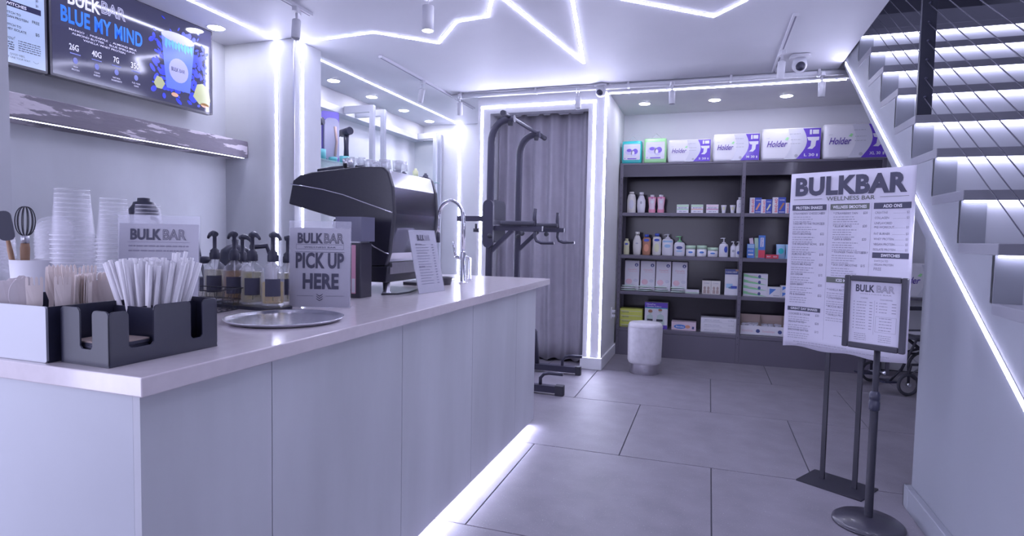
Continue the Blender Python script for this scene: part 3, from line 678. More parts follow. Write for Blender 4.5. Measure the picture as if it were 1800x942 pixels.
# black blender lid behind the third stack
bl = thing('blender_jug', 'blender jug with black lid behind the short cup stack', 'blender', (-2.115, 1.72, TOP))
bl.scale = (.66, .66, 1.08)
MB().lathe([(.065, 0), (.07, .02), (.06, .10), (.055, .12)], 20).build('motor_base', 'black_plastic', bl)
MB().lathe([(.055, .12), (.075, .33), (.073, .33), (.053, .125)], 20, cap=False).build('jug', 'clear_glass', bl)
MB().lathe([(.078, .33), (.078, .35), (.06, .365), (.055, .375), (.035, .378), (.033, .39), (0, .392)], 20).build('lid', 'black_plastic', bl)
MB().tube([(.06, 0, .32), (.11, 0, .31), (.115, 0, .22), (.07, 0, .18)], .009).build('handle', 'black_plastic', bl)
# ---- syrup bottles with pumps
clear_mat('syrup_gold', (.62, .44, .08), .42, .75); clear_mat('syrup_brown', (.35, .18, .07), .5, .8); clear_mat('syrup_pale', (.55, .5, .36), .35, .7); clear_mat('syrup_olive', (.42, .38, .16), .42, .75)
def pump_bottle(x, y, rz, syrup, level, label, s=1.0):
    e = thing('syrup_bottle', label, 'bottle', (x, y, TOP+(.0125 if y < 1.9 else 0)), rz)
    R = .0415
    MB().lathe([(0, .004), (R*.9, .004), (R, .010), (R, .125), (R*.9, .145), (R*.5, .160), (.014, .168), (.013, .182)], 24, cap=False).build('glass', 'clear_glass', e)
    MB().lathe([(0, .014), (R*.93, .014), (R*.95, .020), (R*.95, level), (0, level)], 24, cap=False).build('syrup', syrup, e)
    lb = MB(); n = 14
    a0, a1 = -.80-rz-.78, -.80-rz+.62
    vs = [( (R+.0008)*math.cos(a0+(a1-a0)*i/n), (R+.0008)*math.sin(a0+(a1-a0)*i/n), z) for z in (.042, .108) for i in range(n+1)]
    lb.add(vs, [(i, i+1, n+2+i, n+1+i) for i in range(n)], True); lb.build('label', 'ink', e)
    MB().lathe([(.019, .172), (.020, .176), (.020, .196), (.017, .200), (.017, .208), (.010, .214), (.0075, .218), (.0075, .262), (.010, .266), (.010, .272)], 16).build('pump_collar', 'black_plastic', e)
    MB().tube([(-.012, 0, .272), (.01, 0, .276), (.035, 0, .272), (.052, 0, .262), (.056, 0, .256)], [.010, .012, .009, .006, .005], 10).build('pump_spout', 'black_plastic', e)
    MB().tube([(0, 0, .02), (0, 0, .17)], .003, 6).build('dip_tube', 'pale_ink', e)
    return e
tray = MB().rbox(-.20, .22, -.055, .055, 0, .012, .03); tray.box(-.001, .001, -.001, .001, .0, .001)
tag(tray.build('bottle_tray', 'black_plastic'), 'black tray under the row of syrup bottles', 'tray', loc=(-1.745, 1.835, TOP), rz=math.radians(-3))
for x, y, rz, sy, lv, lab in ((-1.886, 1.842, 2.8, 'syrup_pale', .13, 'leftmost syrup bottle, pale syrup and black pump'),
                              (-1.777, 1.832, 2.75, 'syrup_brown', .13, 'second syrup bottle from the left with brown syrup and black pump'),
                              (-1.870, 1.972, -.2, 'syrup_gold', .12, 'syrup bottle in the rear row between the second and fourth pumps'),
                              (-1.679, 1.822, -.35, 'syrup_olive', .13, 'fourth syrup bottle with olive syrup, left of the rightmost one'),
                              (-1.582, 1.822, -.35, 'syrup_gold', .095, 'rightmost syrup bottle in view, half full of golden syrup'),
                              (-1.65, 1.988, .4, 'syrup_olive', .13, 'syrup bottle partly hidden behind the pick up sign')):
    pump_bottle(x, y, rz, sy, lv, lab)
bk = thing('wire_basket', 'black wire basket in front of the syrup bottles', 'basket', (-1.80, 1.675, TOP), math.radians(6))
b = MB(); W2, D2, H2 = .27, .13, .085
def ring(z, e=0): return [(-W2/2-e, -D2/2-e, z), (W2/2+e, -D2/2-e, z), (W2/2+e, D2/2+e, z), (-W2/2-e, D2/2+e, z), (-W2/2-e, -D2/2-e, z)]
for z, e in ((.004, -.012), (.045, 0), (H2, .006)):
    q = ring(z, e)
    for i in range(4): b.tube([q[i], q[i+1]], .0016 if z < H2 else .0022, 6)
for i in range(9):
    x = -W2/2+W2*i/8; b.tube([(x*.97, -D2/2-.004, H2), (x*.92, -D2/2+.012, .003), (x*.92, D2/2-.012, .003), (x*.97, D2/2+.004, H2)], .0011, 5)
for i in range(5):
    yy = -D2/2+D2*i/4; b.tube([(-W2/2-.004, yy, H2), (-W2/2+.01, yy*.9, .003), (W2/2-.01, yy*.9, .003), (W2/2+.004, yy, H2)], .0011, 5)
b.build('wires', 'black_metal', bk)
tag(MB().lathe([(0, 0), (.02, .003), (.033, .02), (.034, .035), (.022, .052), (.006, .058), (0, .058)], 18, cap=False, sx=1.15).build('lime', mat('lime_skin', (.62, .72, .10), .4)), 'yellow-green lime in the wire basket', 'fruit', loc=(-1.88, 1.665, TOP+.006))
# jars and kettle behind the bottles
ja = thing('glass_jar', 'glass jar with dark band left of the syrup bottles', 'jar', (-2.03, 1.93, TOP))
MB().lathe([(.03, 0), (.045, .005), (.046, .11), (.03, .14), (.022, .15), (.022, .165)], 20).build('jar_body', 'clear_glass', ja)
MB().lathe([(.0465, .045), (.0465, .10)], 20, cap=False).build('label', 'ink', ja)
MB().lathe([(.025, .16), (.025, .185), (.01, .19)], 16).build('lid', 'black_plastic', ja)
MB().lathe([(.041, .006), (.041, .09), (0, .09)], 20).build('contents', 'syrup_pale', ja)
kt = thing('gooseneck_kettle', 'black gooseneck kettle behind the syrup pumps', 'kettle', (-2.06, 2.13, TOP))
kt.scale = (1.15, 1.15, 1.33)
MB().lathe([(.075, 0), (.08, .012), (.074, .02), (.066, .09), (.055, .15), (.052, .16), (.03, .175), (.012, .178), (.014, .195), (0, .198)], 24).build('kettle_body', 'black_plastic', kt)
MB().lathe([(.095, -.0), (.095, .004), (0, .004)], 20).build('base_plate', 'black_plastic', kt)
MB().tube([(-.055, -.03, .04), (-.10, -.055, .06), (-.115, -.06, .12), (-.125, -.065, .19), (-.15, -.08, .21), (-.165, -.085, .205)], [.008, .007, .006, .005, .005, .0045], 8).build('spout', 'black_plastic', kt)
MB().tube([(.045, .03, .17), (.10, .06, .175), (.115, .07, .13), (.10, .06, .07)], .009, 8).build('handle', 'black_plastic', kt)
for x, y, h, r, m, lab in ((-1.93, 2.06, .16, .032, 'white_plastic', 'white canister behind the second syrup pump'), (-1.90, 2.18, .175, .03, 'white_plastic', 'white canister behind the fourth syrup pump'), (-1.84, 2.26, .205, .033, 'beige', 'beige bottle behind the two right syrup pumps')):
    if m == 'beige': mat('beige', (.60, .53, .44), .5)
    tag(MB().lathe([(r, 0), (r, h*.8), (r*.8, h*.86), (r*.55, h*.9), (r*.55, h)], 20).build('supply_canister' if m != 'beige' else 'supply_bottle', m), lab, 'canister' if m != 'beige' else 'bottle', loc=(x, y, TOP))
# ================================================================ COFFEE MACHINE
em = thing('espresso_machine', 'large dark espresso machine with polished steel rear on the bar', 'coffee machine', (-1.5, 2.52, TOP))
prof = [(-.545, .565), (-.572, .445), (-.33, .385), (-.20, .362), (-.11, .362), (-.098, .33), (-.098, .14), (.005, .145), (.022, .20), (.045, .40), (.035, .53), (.012, .60), (-.02, .625), (-.14, .628), (-.43, .606), (-.50, .592)]
def side(y0, y1, name, m, sc=1.0): return MB().prism([(x*sc+.0, z) for x, z in prof], y0, y1, 'y').build(name, m, em, bevel=.006)
side(-.018, .012, 'side_panel', 'machine_body'); side(.452, .482, 'side_panel', 'machine_body')
MB().prism([(-.53, .555), (-.55, .45), (-.33, .40), (-.12, .375), (-.02, .375), (-.02, .60), (-.14, .615), (-.43, .595)], .012, .452, 'y').build('body', 'machine_body', em)
MB().prism([(.006, .61), (.030, .53), (.038, .40), (.018, .205), (.0, .16), (-.09, .16), (-.09, .60)], .012, .452, 'y').build('rear_panel', 'mirror_steel', em, bevel=.002)
MB().box(-.02, .022, .012, .452, .135, .158).box(-.02, .012, .012, .452, .10, .134).build('lower_band', 'brushed_steel', em)
MB().prism([(-.20, .06), (.005, .06), (.012, .14), (-.20, .14)], -.012, .476, 'y').build('base', 'machine_body', em, bevel=.006)
MB().box(-.50, -.20, .0, .46, .055, .11).build('drip_tray', 'brushed_steel', em, bevel=.004)
MB().box(-.20, -.098, .012, .452, .14, .38).build('splash_back', 'brushed_steel', em)
for x, y in ((-.45, .04), (-.45, .42), (-.02, .03), (-.02, .43)): MB().lathe([(.022, 0), (.022, .01), (.016, .012), (.018, .06)], 14, cx=x, cy=y).build('foot', 'aluminium', em)
MB().tube([(-.555, -.020, .545), (-.48, -.020, .536), (-.36, -.020, .517), (-.24, -.020, .490), (-.12, -.020, .452), (-.0, -.020, .415), (.040, -.020, .402)], .0035, 6).build('chrome_trim', 'chrome', em)
MB().tube([(-.098, -.020, .262), (-.06, -.020, .235), (0, -.020, .207), (.022, -.020, .203)], .0035, 6).build('chrome_trim', 'chrome', em)
for y in (.12, .34):
    gh = MB().lathe([(.035, .30), (.035, .36), (.03, .37)], 20, cx=-.36, cy=y).build('group_head', 'chrome', em)
    MB().tube([(-.36, y, .29), (-.50, y, .275)], .011, 8).build('portafilter', 'black_plastic', em)
MB().tube([(-.16, .0, .38), (-.17, -.03, .30), (-.18, -.04, .2)], .004, 6).build('steam_wand', 'chrome', em)
# things on top of the machine
pf = thing('portafilter', 'black-handled tool lying on top of the coffee machine', 'tool', (-1.93, 2.60, TOP+.605)); pf.rotation_euler = (0, -.05, .1)
MB().tube([(-.03, 0, .02), (.05, 0, .024), (.12, 0, .024), (.15, 0, .02)], [.010, .015, .015, .011], 10).build('handle', 'black_plastic', pf)
MB().tube([(.15, 0, .022), (.19, 0, .024)], .006).lathe([(.025, .004), (.026, .03), (.03, .032)], 18, cx=.21).build('basket', 'chrome', pf)
def tumbler(x, y, r, h, label, m='clear_glass', flip=False, grp=None):
    pr_ = [(0, .003), (r*.8, .003), (r*.82, 0), (r, h), (r*.94, h), (r*.78, .008)]
    if flip: pr_ = [(a, h-b) for a, b in pr_]
    return tag(MB().lathe(pr_, 18, cap=False).build('glass_cup' if m == 'clear_glass' else 'metal_cup', m), label, 'cup', grp, (x, y, TOP+.634))
for i, (x, y, r, h, lab, m) in enumerate([(-1.795, 2.62, .028, .05, 'small steel pitcher on top of the coffee machine', 'brushed_steel'), (-1.745, 2.57, .02, .05, 'first little glass right of the steel pitcher on the machine', 'clear_glass'), (-1.70, 2.60, .02, .052, 'second little glass right of the steel pitcher on the machine', 'clear_glass'),
    (-1.80, 2.75, .026, .06, 'glass in the back row of the machine top, leftmost', 'clear_glass'), (-1.74, 2.78, .026, .06, 'glass in the back row of the machine top, second', 'clear_glass'), (-1.68, 2.8, .026, .06, 'glass in the back row of the machine top, third', 'clear_glass'), (-1.62, 2.82, .026, .062, 'glass in the back row of the machine top, fourth', 'clear_glass'),
    (-1.60, 2.66, .035, .045, 'wide upturned glass near the front corner of the machine top', 'clear_glass'), (-1.56, 2.76, .035, .05, 'wide upturned glass behind the front one on the machine top', 'clear_glass'), (-1.63, 2.56, .018, .035, 'tiny shot glass at the front edge of the machine top', 'clear_glass'), (-1.665, 2.68, .02, .04, 'small glass in the middle of the machine top', 'clear_glass')]):
    tumbler(x, y, r, h, lab, m, flip=(i > 6))
# grinder between sign and machine
gr = thing('coffee_grinder', 'black grinder with grey hopper beside the pick up sign', 'grinder', (-1.575, 2.36, TOP))
MB().rbox(-.05, .058, -.045, .055, 0, .255, .008).build('grinder_body', 'black_satin', gr)
MB().rbox(-.075, .072, -.055, .06, .262, .375, .01).build('hopper', mat('smoke_plastic', (.17, .17, .24), .15, alpha=.92), gr)
MB().rbox(-.045, .05, -.04, .05, .255, .262, .008).build('collar', 'aluminium', gr)
g1 = MB().rbox(.012, .034, -.0475, -.046, .02, .245, .003, 'y').build('pink_label', mat('pink_label', (.68, .34, .46), .5), gr)
MB().rbox(.0145, .0315, -.0482, -.0476, .025, .09, .002, 'y').build('white_patch', 'white_plastic', g1)
MB().text('ESPRESSO', 0, 0, .010, .075, 0, .01).xf(Matrix.Translation((.027, -.0487, .11)) @ Matrix.Rotation(-PI/2, 4, 'Y')).build('label_lettering', 'paper', g1) if False else None
# knock tray, tap
kb = thing('knock_box', 'small dark knock box behind the menu sign by the tap', 'container', (-1.52, 3.20, TOP))
MB().lathe([(.05, 0), (.058, .04), (.062, .045), (.055, .045), (.048, .008), (0, .008)], 22, cap=False).build('bowl', 'black_satin', kb)
MB().tube([(-.055, 0, .038), (.055, 0, .038)], .006).build('bar', 'rubber', kb)
sc_ = MB().rbox(-.09, .09, -.07, .07, 0, .018, .01); tag(sc_.build('tamping_mat', 'rubber'), 'flat dark mat under the foot of the coffee machine near the tap', 'mat', loc=(-1.62, 3.12, TOP))
MB().tube([(0, -.05, .006), (.06, 0, .006), (.07, .10, .006), (.03, .26, .006), (.04, .43, .006)], .005, 6).build('power_cord', 'rubber', em)
fa = thing('tall_tap', 'tall chrome gooseneck tap at the far end of the bar', 'tap', (-1.452, 3.345, TOP), math.radians(-8))
MB().lathe([(.028, 0), (.028, .006), (.02, .01), (.018, .012), (.018, .19), (.016, .20)], 18).build('tap_body', 'chrome', fa)
pts = [(0, 0, .19), (0, 0, .40)] + [(-.095+.095*math.cos(a), 0, .40+.115*math.sin(a)) for a in [PI*i/12 for i in range(1, 13)]] + [(-.19, 0, .36), (-.19, 0, .30)]
MB().tube(pts, .0125, 12).build('gooseneck', 'chrome', fa)
MB().tube([(-.19, 0, .31), (-.19, 0, .25)], .016, 12).build('spray_head', 'black_plastic', fa)
MB().tube([(0, 0, .155), (-.045, -.015, .165)], .013, 10).tube([(-.045, -.015, .165), (-.055, -.018, .21), (-.06, -.02, .26)], [.010, .006, .006], 8).build('lever', 'chrome', fa)
s2 = thing('soap_dispenser', 'small chrome side tap just behind the tall tap', 'tap', (-1.52, 3.62, TOP))
MB().lathe([(.02, 0), (.02, .005), (.012, .01), (.011, .15)], 14).build('post', 'chrome', s2)
MB().tube([(0, 0, .14), (-.01, -.02, .155), (-.05, -.07, .16)], .008, 8).build('spout', 'chrome', s2)
sink = MB().rbox(-.14, .14, -.16, .16, 0, .002, .03); tag(sink.build('sink_rim', 'brushed_steel'), 'flat steel sink rim beside the tall tap', 'sink', loc=(-1.75, 3.5, TOP))
# ================================================================ DISPLAY NICHE
def rack(y0, y1, label, x0=-3.70, x1=-3.33, z1=2.60):
    e = thing('chrome_rack', label, 'rack', (x0, y0, 0)); w = x1-x0; t = .045
    for (x, yy) in ((w-t, 0), (w-t, y1-y0-t)): MB().box(x, x+t, yy, yy+t, .0, z1-.03).build('upright', 'rack_steel', e)
    MB().box(.016, w, 0, t, z1-.03, z1+.041).build('top_bar', 'rack_steel', e)
    MB().box(.016, w, y1-y0-t, y1-y0, z1-.03, z1+.04).build('top_bar', 'rack_steel', e)
    return e
mat('rack_steel', (.60, .61, .68), .3, .25)
rack(5.30, 5.56, 'chrome shelving frame in the middle of the display niche', z1=2.585)
rack(6.95, 7.13, 'chrome shelving frame at the far end of the niche', x1=-3.42, z1=2.585)
ra = MB().box(-3.84, -3.69, 4.05, 7.13, 2.545, 2.612); tag(ra.build('chrome_rail', 'rack_steel'), 'long chrome rail along the niche header above the display shelf', 'rail')
for k, (ya, yb, z, lab) in enumerate(((4.06, 5.29, 1.965, 'glass shelf carrying the massagers, left of the chrome frame'), (5.57, 6.94, 1.965, 'glass shelf right of the middle chrome frame'), (4.06, 5.29, 1.55, 'lower glass shelf hidden mostly by the coffee machine'), (5.57, 6.94, 1.55, 'lower glass shelf at the far end of the niche'))):
    tag(MB().box(-3.84, -3.36, ya, yb, z, z+.01).build('glass_shelf', 'shelf_glass'), lab, 'shelf')
def massager(x, y, z, label, rz, s=1.0):
    e = thing('massage_gun', label, 'massager', (x, y, z), rz)
    MB().tube([(0, 0, 0), (0, 0, .16*s), (0, 0, .27*s)], [.026*s, .020*s, .024*s], 12).build('grip', 'black_plastic', e)
    MB().tube([(-.07*s, 0, .29*s), (.06*s, 0, .30*s)], .034*s, 14).build('motor_head', 'black_plastic', e)
    MB().tube([(-.07*s, 0, .29*s), (-.10*s, 0, .288*s), (-.12*s, 0, .288*s)], [.012*s, .012*s, .026*s], 10).build('tip', 'rubber', e); return e
SH = 1.976
mat('teal_plastic', (.12, .48, .50), .4); mat('violet_print', (.20, .16, .55), .5)
m1 = massager(-3.50, 4.62, SH+.06, 'black massage gun on a stand, leftmost on the glass shelf', .2, 1.0)
tag(MB().lathe([(.05, 0), (.05, .05), (.03, .06)], 16).build('display_stand', 'black_plastic'), 'dark stand under the leftmost massage gun', 'stand', loc=(-3.50, 4.62, SH))
massager(-3.50, 5.08, SH, 'black hammer-shaped massager standing on the glass shelf left of the frame', -.4, 1.15)
pk = thing('blister_pack', 'tall clear and violet blister pack on the glass shelf', 'pack', (-3.50, 4.82, SH), .9)
MB().rbox(-.085, .085, .0, .006, 0, .49, .02, 'y').build('backing_card', 'violet_print', pk)
MB().rbox(-.07, .07, -.05, 0, .02, .42, .05, 'y').build('clear_bubble', mat('bubble', (.62, .62, .80), .12, alpha=.8), pk)
MB().tube([(0.03, -.055, .06), (.045, -.06, .2), (.03, -.055, .34)], .012).build('orange_handle', mat('peach', (.62, .45, .40), .5), pk)
for x, y, h, r, m, lab in ((-3.42, 4.56, .09, .05, 'teal_plastic', 'teal roll at the left end of the glass shelf'), (-3.42, 4.75, .04, .04, 'teal_plastic', 'flat teal tin in front of the blister pack'), (-3.45, 4.98, .08, .05, 'teal_plastic', 'teal tub right of the blister pack')):
    tag(MB().lathe([(0, 0), (r, .0), (r, h), (r*.45, h), (r*.45, h*.6), (0, h*.6)], 20, cap=False).build('therapy_tape', m), lab, 'tub', loc=(x, y, SH))
for i, (x, y, m, h, lab) in enumerate(((-3.52, 5.80, 'clear_glass', .12, 'clear pitcher on the right glass shelf'), (-3.45, 6.02, 'ink', .07, 'dark small bottle right of the clear pitcher'), (-3.45, 6.16, 'ink', .06, 'second dark small bottle on the right glass shelf'), (-3.45, 6.45, 'pale_yellow', .13, 'pale yellow bottle on the right glass shelf'), (-3.45, 6.72, 'ink', .10, 'dark-capped bottle, rightmost on the glass shelf'), (-3.5, 6.3, 'clear_glass', .10, 'clear bottle between the dark and yellow ones'))):
    if m == 'pale_yellow': mat('pale_yellow', (.66, .66, .40), .5)
    r = .05 if i == 0 else .034
    tag(MB().lathe([(r, 0), (r, h*.75), (r*.5, h*.85), (r*.5, h)], 16).build('small_bottle', m), lab, 'bottle', loc=(x, y, SH))
for i in range(4):
    tag(MB().lathe([(.026, 0), (.034, .10), (.032, .10), (.024, .005)], 16, cap=False).build('drinking_glass', 'clear_glass'), 'clear tumbler in the short row on the glass shelf behind the machine', 'glass', 'tumblers on the right glass shelf', (-3.50+.0*i, [5.17, 5.25, 5.62, 5.70][i], SH))
# ================================================================ POWER TOWER (uprights in the planes y=0 and y=.76)
pt = thing('power_tower', 'dark grey pull-up and dip tower in front of the curtained doorway', 'exercise machine', (-1.76, 4.62, 0))
def lh(name, mb, m='tower_grey', **k): return mb.build(name, m, pt, **k)
TW = .76
for yy in (0, TW):
    r = .032
    lh('upright', MB().tube([(-.005, yy, .09), (-.003, yy, 1.2), (0, yy, 2.0)] + [(.16-.16*math.cos(a), yy, 2.08+.19*math.sin(a)) for a in [PI/2*i/8 for i in range(9)]] + [(.20, yy, 2.27)], r, 12))
    lh('foot_bar', MB().rbox(-.42, .64 if yy == 0 else .62, yy-.03, yy+.03, .02, .075, .008))
    lh('rubber_cap', MB().rbox(.60, .672 if yy == 0 else .652, yy-.034, yy+.034, .0, .082, .012), 'rubber')
    lh('rubber_cap', MB().rbox(-.46, -.40, yy-.034, yy+.034, 0, .082, .012), 'rubber')
    x0 = .50
    lh('push_up_handle', MB().tube([(x0-.03, yy, .07), (x0-.03, yy, .13), (x0, yy, .165), (x0+.04, yy, .175), (x0+.16, yy, .175)], .014, 10))
    lh('dip_arm', MB().rbox(0, .46, yy-.022, yy+.022, 1.345, 1.385, .006))
    lh('arm_brace', MB().bar((.01, yy, 1.17), (.20, yy, 1.35), .03, .035))
    lh('arm_pad', MB().rbox(.10, .40, yy-.045, yy+.045, 1.387, 1.427, .018, 'x'), 'foam_black', bevel=.008)
    lh('dip_grip', MB().tube([(.40, yy, 1.365), (.395, yy, 1.30), (.41, yy, 1.265), (.45, yy, 1.25), (.56, yy, 1.25)], .014, 10).tube([(.40, yy, 1.36), (.39, yy, 1.45), (.395, yy, 1.53)], [.014, .016, .016], 10))
    for zx in ((.02, 1.30), (.30, 1.325)):
        k = MB().lathe([(.006, 0), (.006, .02), (.02, .022), (.022, .04), (.012, .05), (0, .05)], 12); k.xf(Matrix.Translation((zx[0], yy-.02, zx[1])) @ Matrix.Rotation(PI/2, 4, 'X')); lh('knob', k, 'rubber')
lh('cross_bar', MB().rbox(-.02, .02, .03, TW-.03, 1.36, 1.40, .006))
lh('cross_bar', MB().rbox(-.42, -.37, .03, TW-.03, .02, .07, .006))
lh('pull_up_bar', MB().tube([(.19, -.26, 2.265), (.16, -.16, 2.285), (.16, 0, 2.287), (.16, TW, 2.287), (.16, TW+.10, 2.285), (.19, TW+.2, 2.265)], .017, 12))
lh('grip_sleeve', MB().tube([(.19, -.262, 2.264), (.164, -.15, 2.285)], .022, 12), 'foam_black')
lh('grip_sleeve', MB().tube([(.193, TW+.205, 2.264), (.164, TW+.10, 2.285)], .022, 12), 'foam_black')
for yy in (0, TW):
    k = MB().lathe([(.02, 0), (.024, .02), (.024, .04), (0, .042)], 12); k.xf(Matrix.Translation((.165, yy, 2.215))); lh('knob', k, 'rubber')
lh('back_pad', MB().rbox(-.10, -.055, .16, .60, 1.12, 1.72, .05, 'x') if False else MB().rbox(-.095, -.05, .22, .54, 1.24, 1.62, .06, 'x'), 'foam_black', bevel=.01)
lh('pad_bracket', MB().rbox(-.30, -.02, -.02, .02, 1.42, 1.465, .006).rbox(-.055, -.03, .0, .54, 1.40, 1.44, .004))
lh('side_bracket', MB().rbox(-.045, .045, -.06, -.028, 1.20, 1.60, .045, 'y'))
lh('knob', MB().tube([(-.12, -.02, 1.40), (-.12, -.02, 1.36)], .01).tube([(-.12, -.02, 1.36), (-.12, -.02, 1.33)], .024, 10), 'rubber')
lh('rear_strut', MB().tube([(-.01, TW, .62), (-.05, TW, .45), (-.14, TW, .2), (-.20, TW, .07)], .022, 10).tube([(-.01, 0, .62), (-.05, 0, .45), (-.14, 0, .2), (-.20, 0, .07)], .022, 10))
lh('front_strut', MB().tube([(.03, TW, .50), (.12, TW, .46), (.20, TW, .38), (.22, TW, .07)], .022, 10))
# ================================================================ SHELVING
YS = 6.538; XL = -.945; XM = .317; XR = 1.58
su = thing('shelving_unit', 'black metal wall shelving unit stocked with pharmacy goods', 'shelving', (XL, YS, 0))
DEP = .325; Wd = XR-XL
rowz = [1.585, 1.118, .715, .305]
mid = XM-XL
for x in (0, mid, Wd):
    MB().box(x-.018, x+.018, 0, .03, 0, 2.125).build('post', 'shelf_black', su, bevel=.003)
    MB().box(x-.018, x+.018, DEP-.02, DEP, 0, 2.125).build('post', 'shelf_black', su)
    pl_ = MB()
    for i in range(26): pl_.box(x-.003, x+.003, -.0008, 0, .2+i*.07, .215+i*.07)
    pl_.build('slot_row', 'rubber', su)
for a, b in ((0, mid), (mid, Wd)):
    a += .018; b -= .018
    MB().box(a, b, 0, DEP, 2.105, 2.125).build('top_shelf', 'shelf_black', su, bevel=.002)
    MB().box(a, b, .002, .018, 1.975, 2.104).build('header_panel', 'shelf_gloss', su, bevel=.002)
    MB().box(a, b, .002, .018, .0, .30-.035).build('kick_panel', 'shelf_black', su, bevel=.002)
    MB().box(a, b, DEP-.012, DEP-.002, .0, 2.10).build('back_panel', 'shelf_back', su)
    for z in rowz: MB().box(a, b, .0, DEP-.013, z-.038, z).build('shelf', 'shelf_black', su, bevel=.003)
# ---- products
G = .0059
def px2(px, Y=6.62):                                     # X on the shelf for a bearing
    return Y*math.tan(math.atan((px-900)/FOC)-YAW)
ZR = {0: 2.1255, 1: 1.5855, 2: 1.1185, 3: .7155, 4: .3055}
PM = {}
def pm(name, col, rough=.45, **k):
    return mat(name, col, rough, **k)
pm('p_white', (.74, .73, .78)); pm('p_cream', (.72, .70, .66)); pm('p_pink', (.75, .30, .42)); pm('p_pale_pink', (.74, .60, .68)); pm('p_blue', (.05, .09, .45)); pm('p_mid_blue', (.08, .22, .62)); pm('p_light_blue', (.35, .55, .75))
pm('p_green', (.25, .60, .30)); pm('p_pale_green', (.50, .68, .50)); pm('p_red', (.65, .06, .10)); pm('p_brown', (.42, .20, .12)); pm('p_yellow', (.66, .70, .12)); pm('p_pale_yellow', (.70, .70, .45)); pm('p_violet', (.14, .07, .48)); pm('p_teal', (.03, .48, .50)); pm('p_lime', (.42, .72, .30)); pm('p_orange', (.70, .32, .20)); pm('p_magenta', (.55, .12, .36)); pm('p_grey', (.42, .42, .48)); pm('p_black', (.05, .05, .07)); pm('p_navy', (.06, .08, .24)); pm('p_soft', (.60, .60, .68))
def carton(px, wpx, hpx, row, label, body, prints, name='carton', cat='box', d=.08, y=6.62, rz=0, z=None, grp=None, depth_front=0):
    w = wpx*G; h = hpx*G; X = px2(px, y)
    e = thing(name, label, cat, (X, y, ZR[row] if z is None else z), rz, grp)
    MB().rbox(-w/2, w/2, 0, d, 0, h, .0015, 'z', 1).build('box', body, e, bevel=.001)
    for k, (pn, m, fn) in enumerate(prints):
        mb = MB(); fn(mb, w, h, -.0006-.0004*k); mb.build(pn, m, e)
    return e
def R(a, b, c, d): return lambda mb, w, h, y: mb.rect((a-.5)*w, (b-.5)*w, c*h, d*h, y)
def Tx(s, x, z, ch, wd, bold=.02, al='c', sh=0.0): return lambda mb, w, h, y: mb.text(s, (x-.5)*w, z*h, ch*h, wd*w, y, bold, 0, al, sh)
def El(x, z, rx, rz): return lambda mb, w, h, y: mb.ell((x-.5)*w, z*h, rx*w, rz*h, y)
def multi(*f): return lambda mb, w, h, y: [q(mb, w, h, y) for q in f]
def VTx(s, x, z0, z1, wd):                                # vertical lettering reading upwards
    def f(mb, w, h, y):
        t = MB().text(s, 0, 0, wd*w, (z1-z0)*h, 0, .02); t.xf(Matrix.Rotation(-PI/2, 4, 'Y')); t.xf(Matrix.Translation(((x-.5)*w, y, z0*h)))
        mb.add(t.v, t.f)
    return f
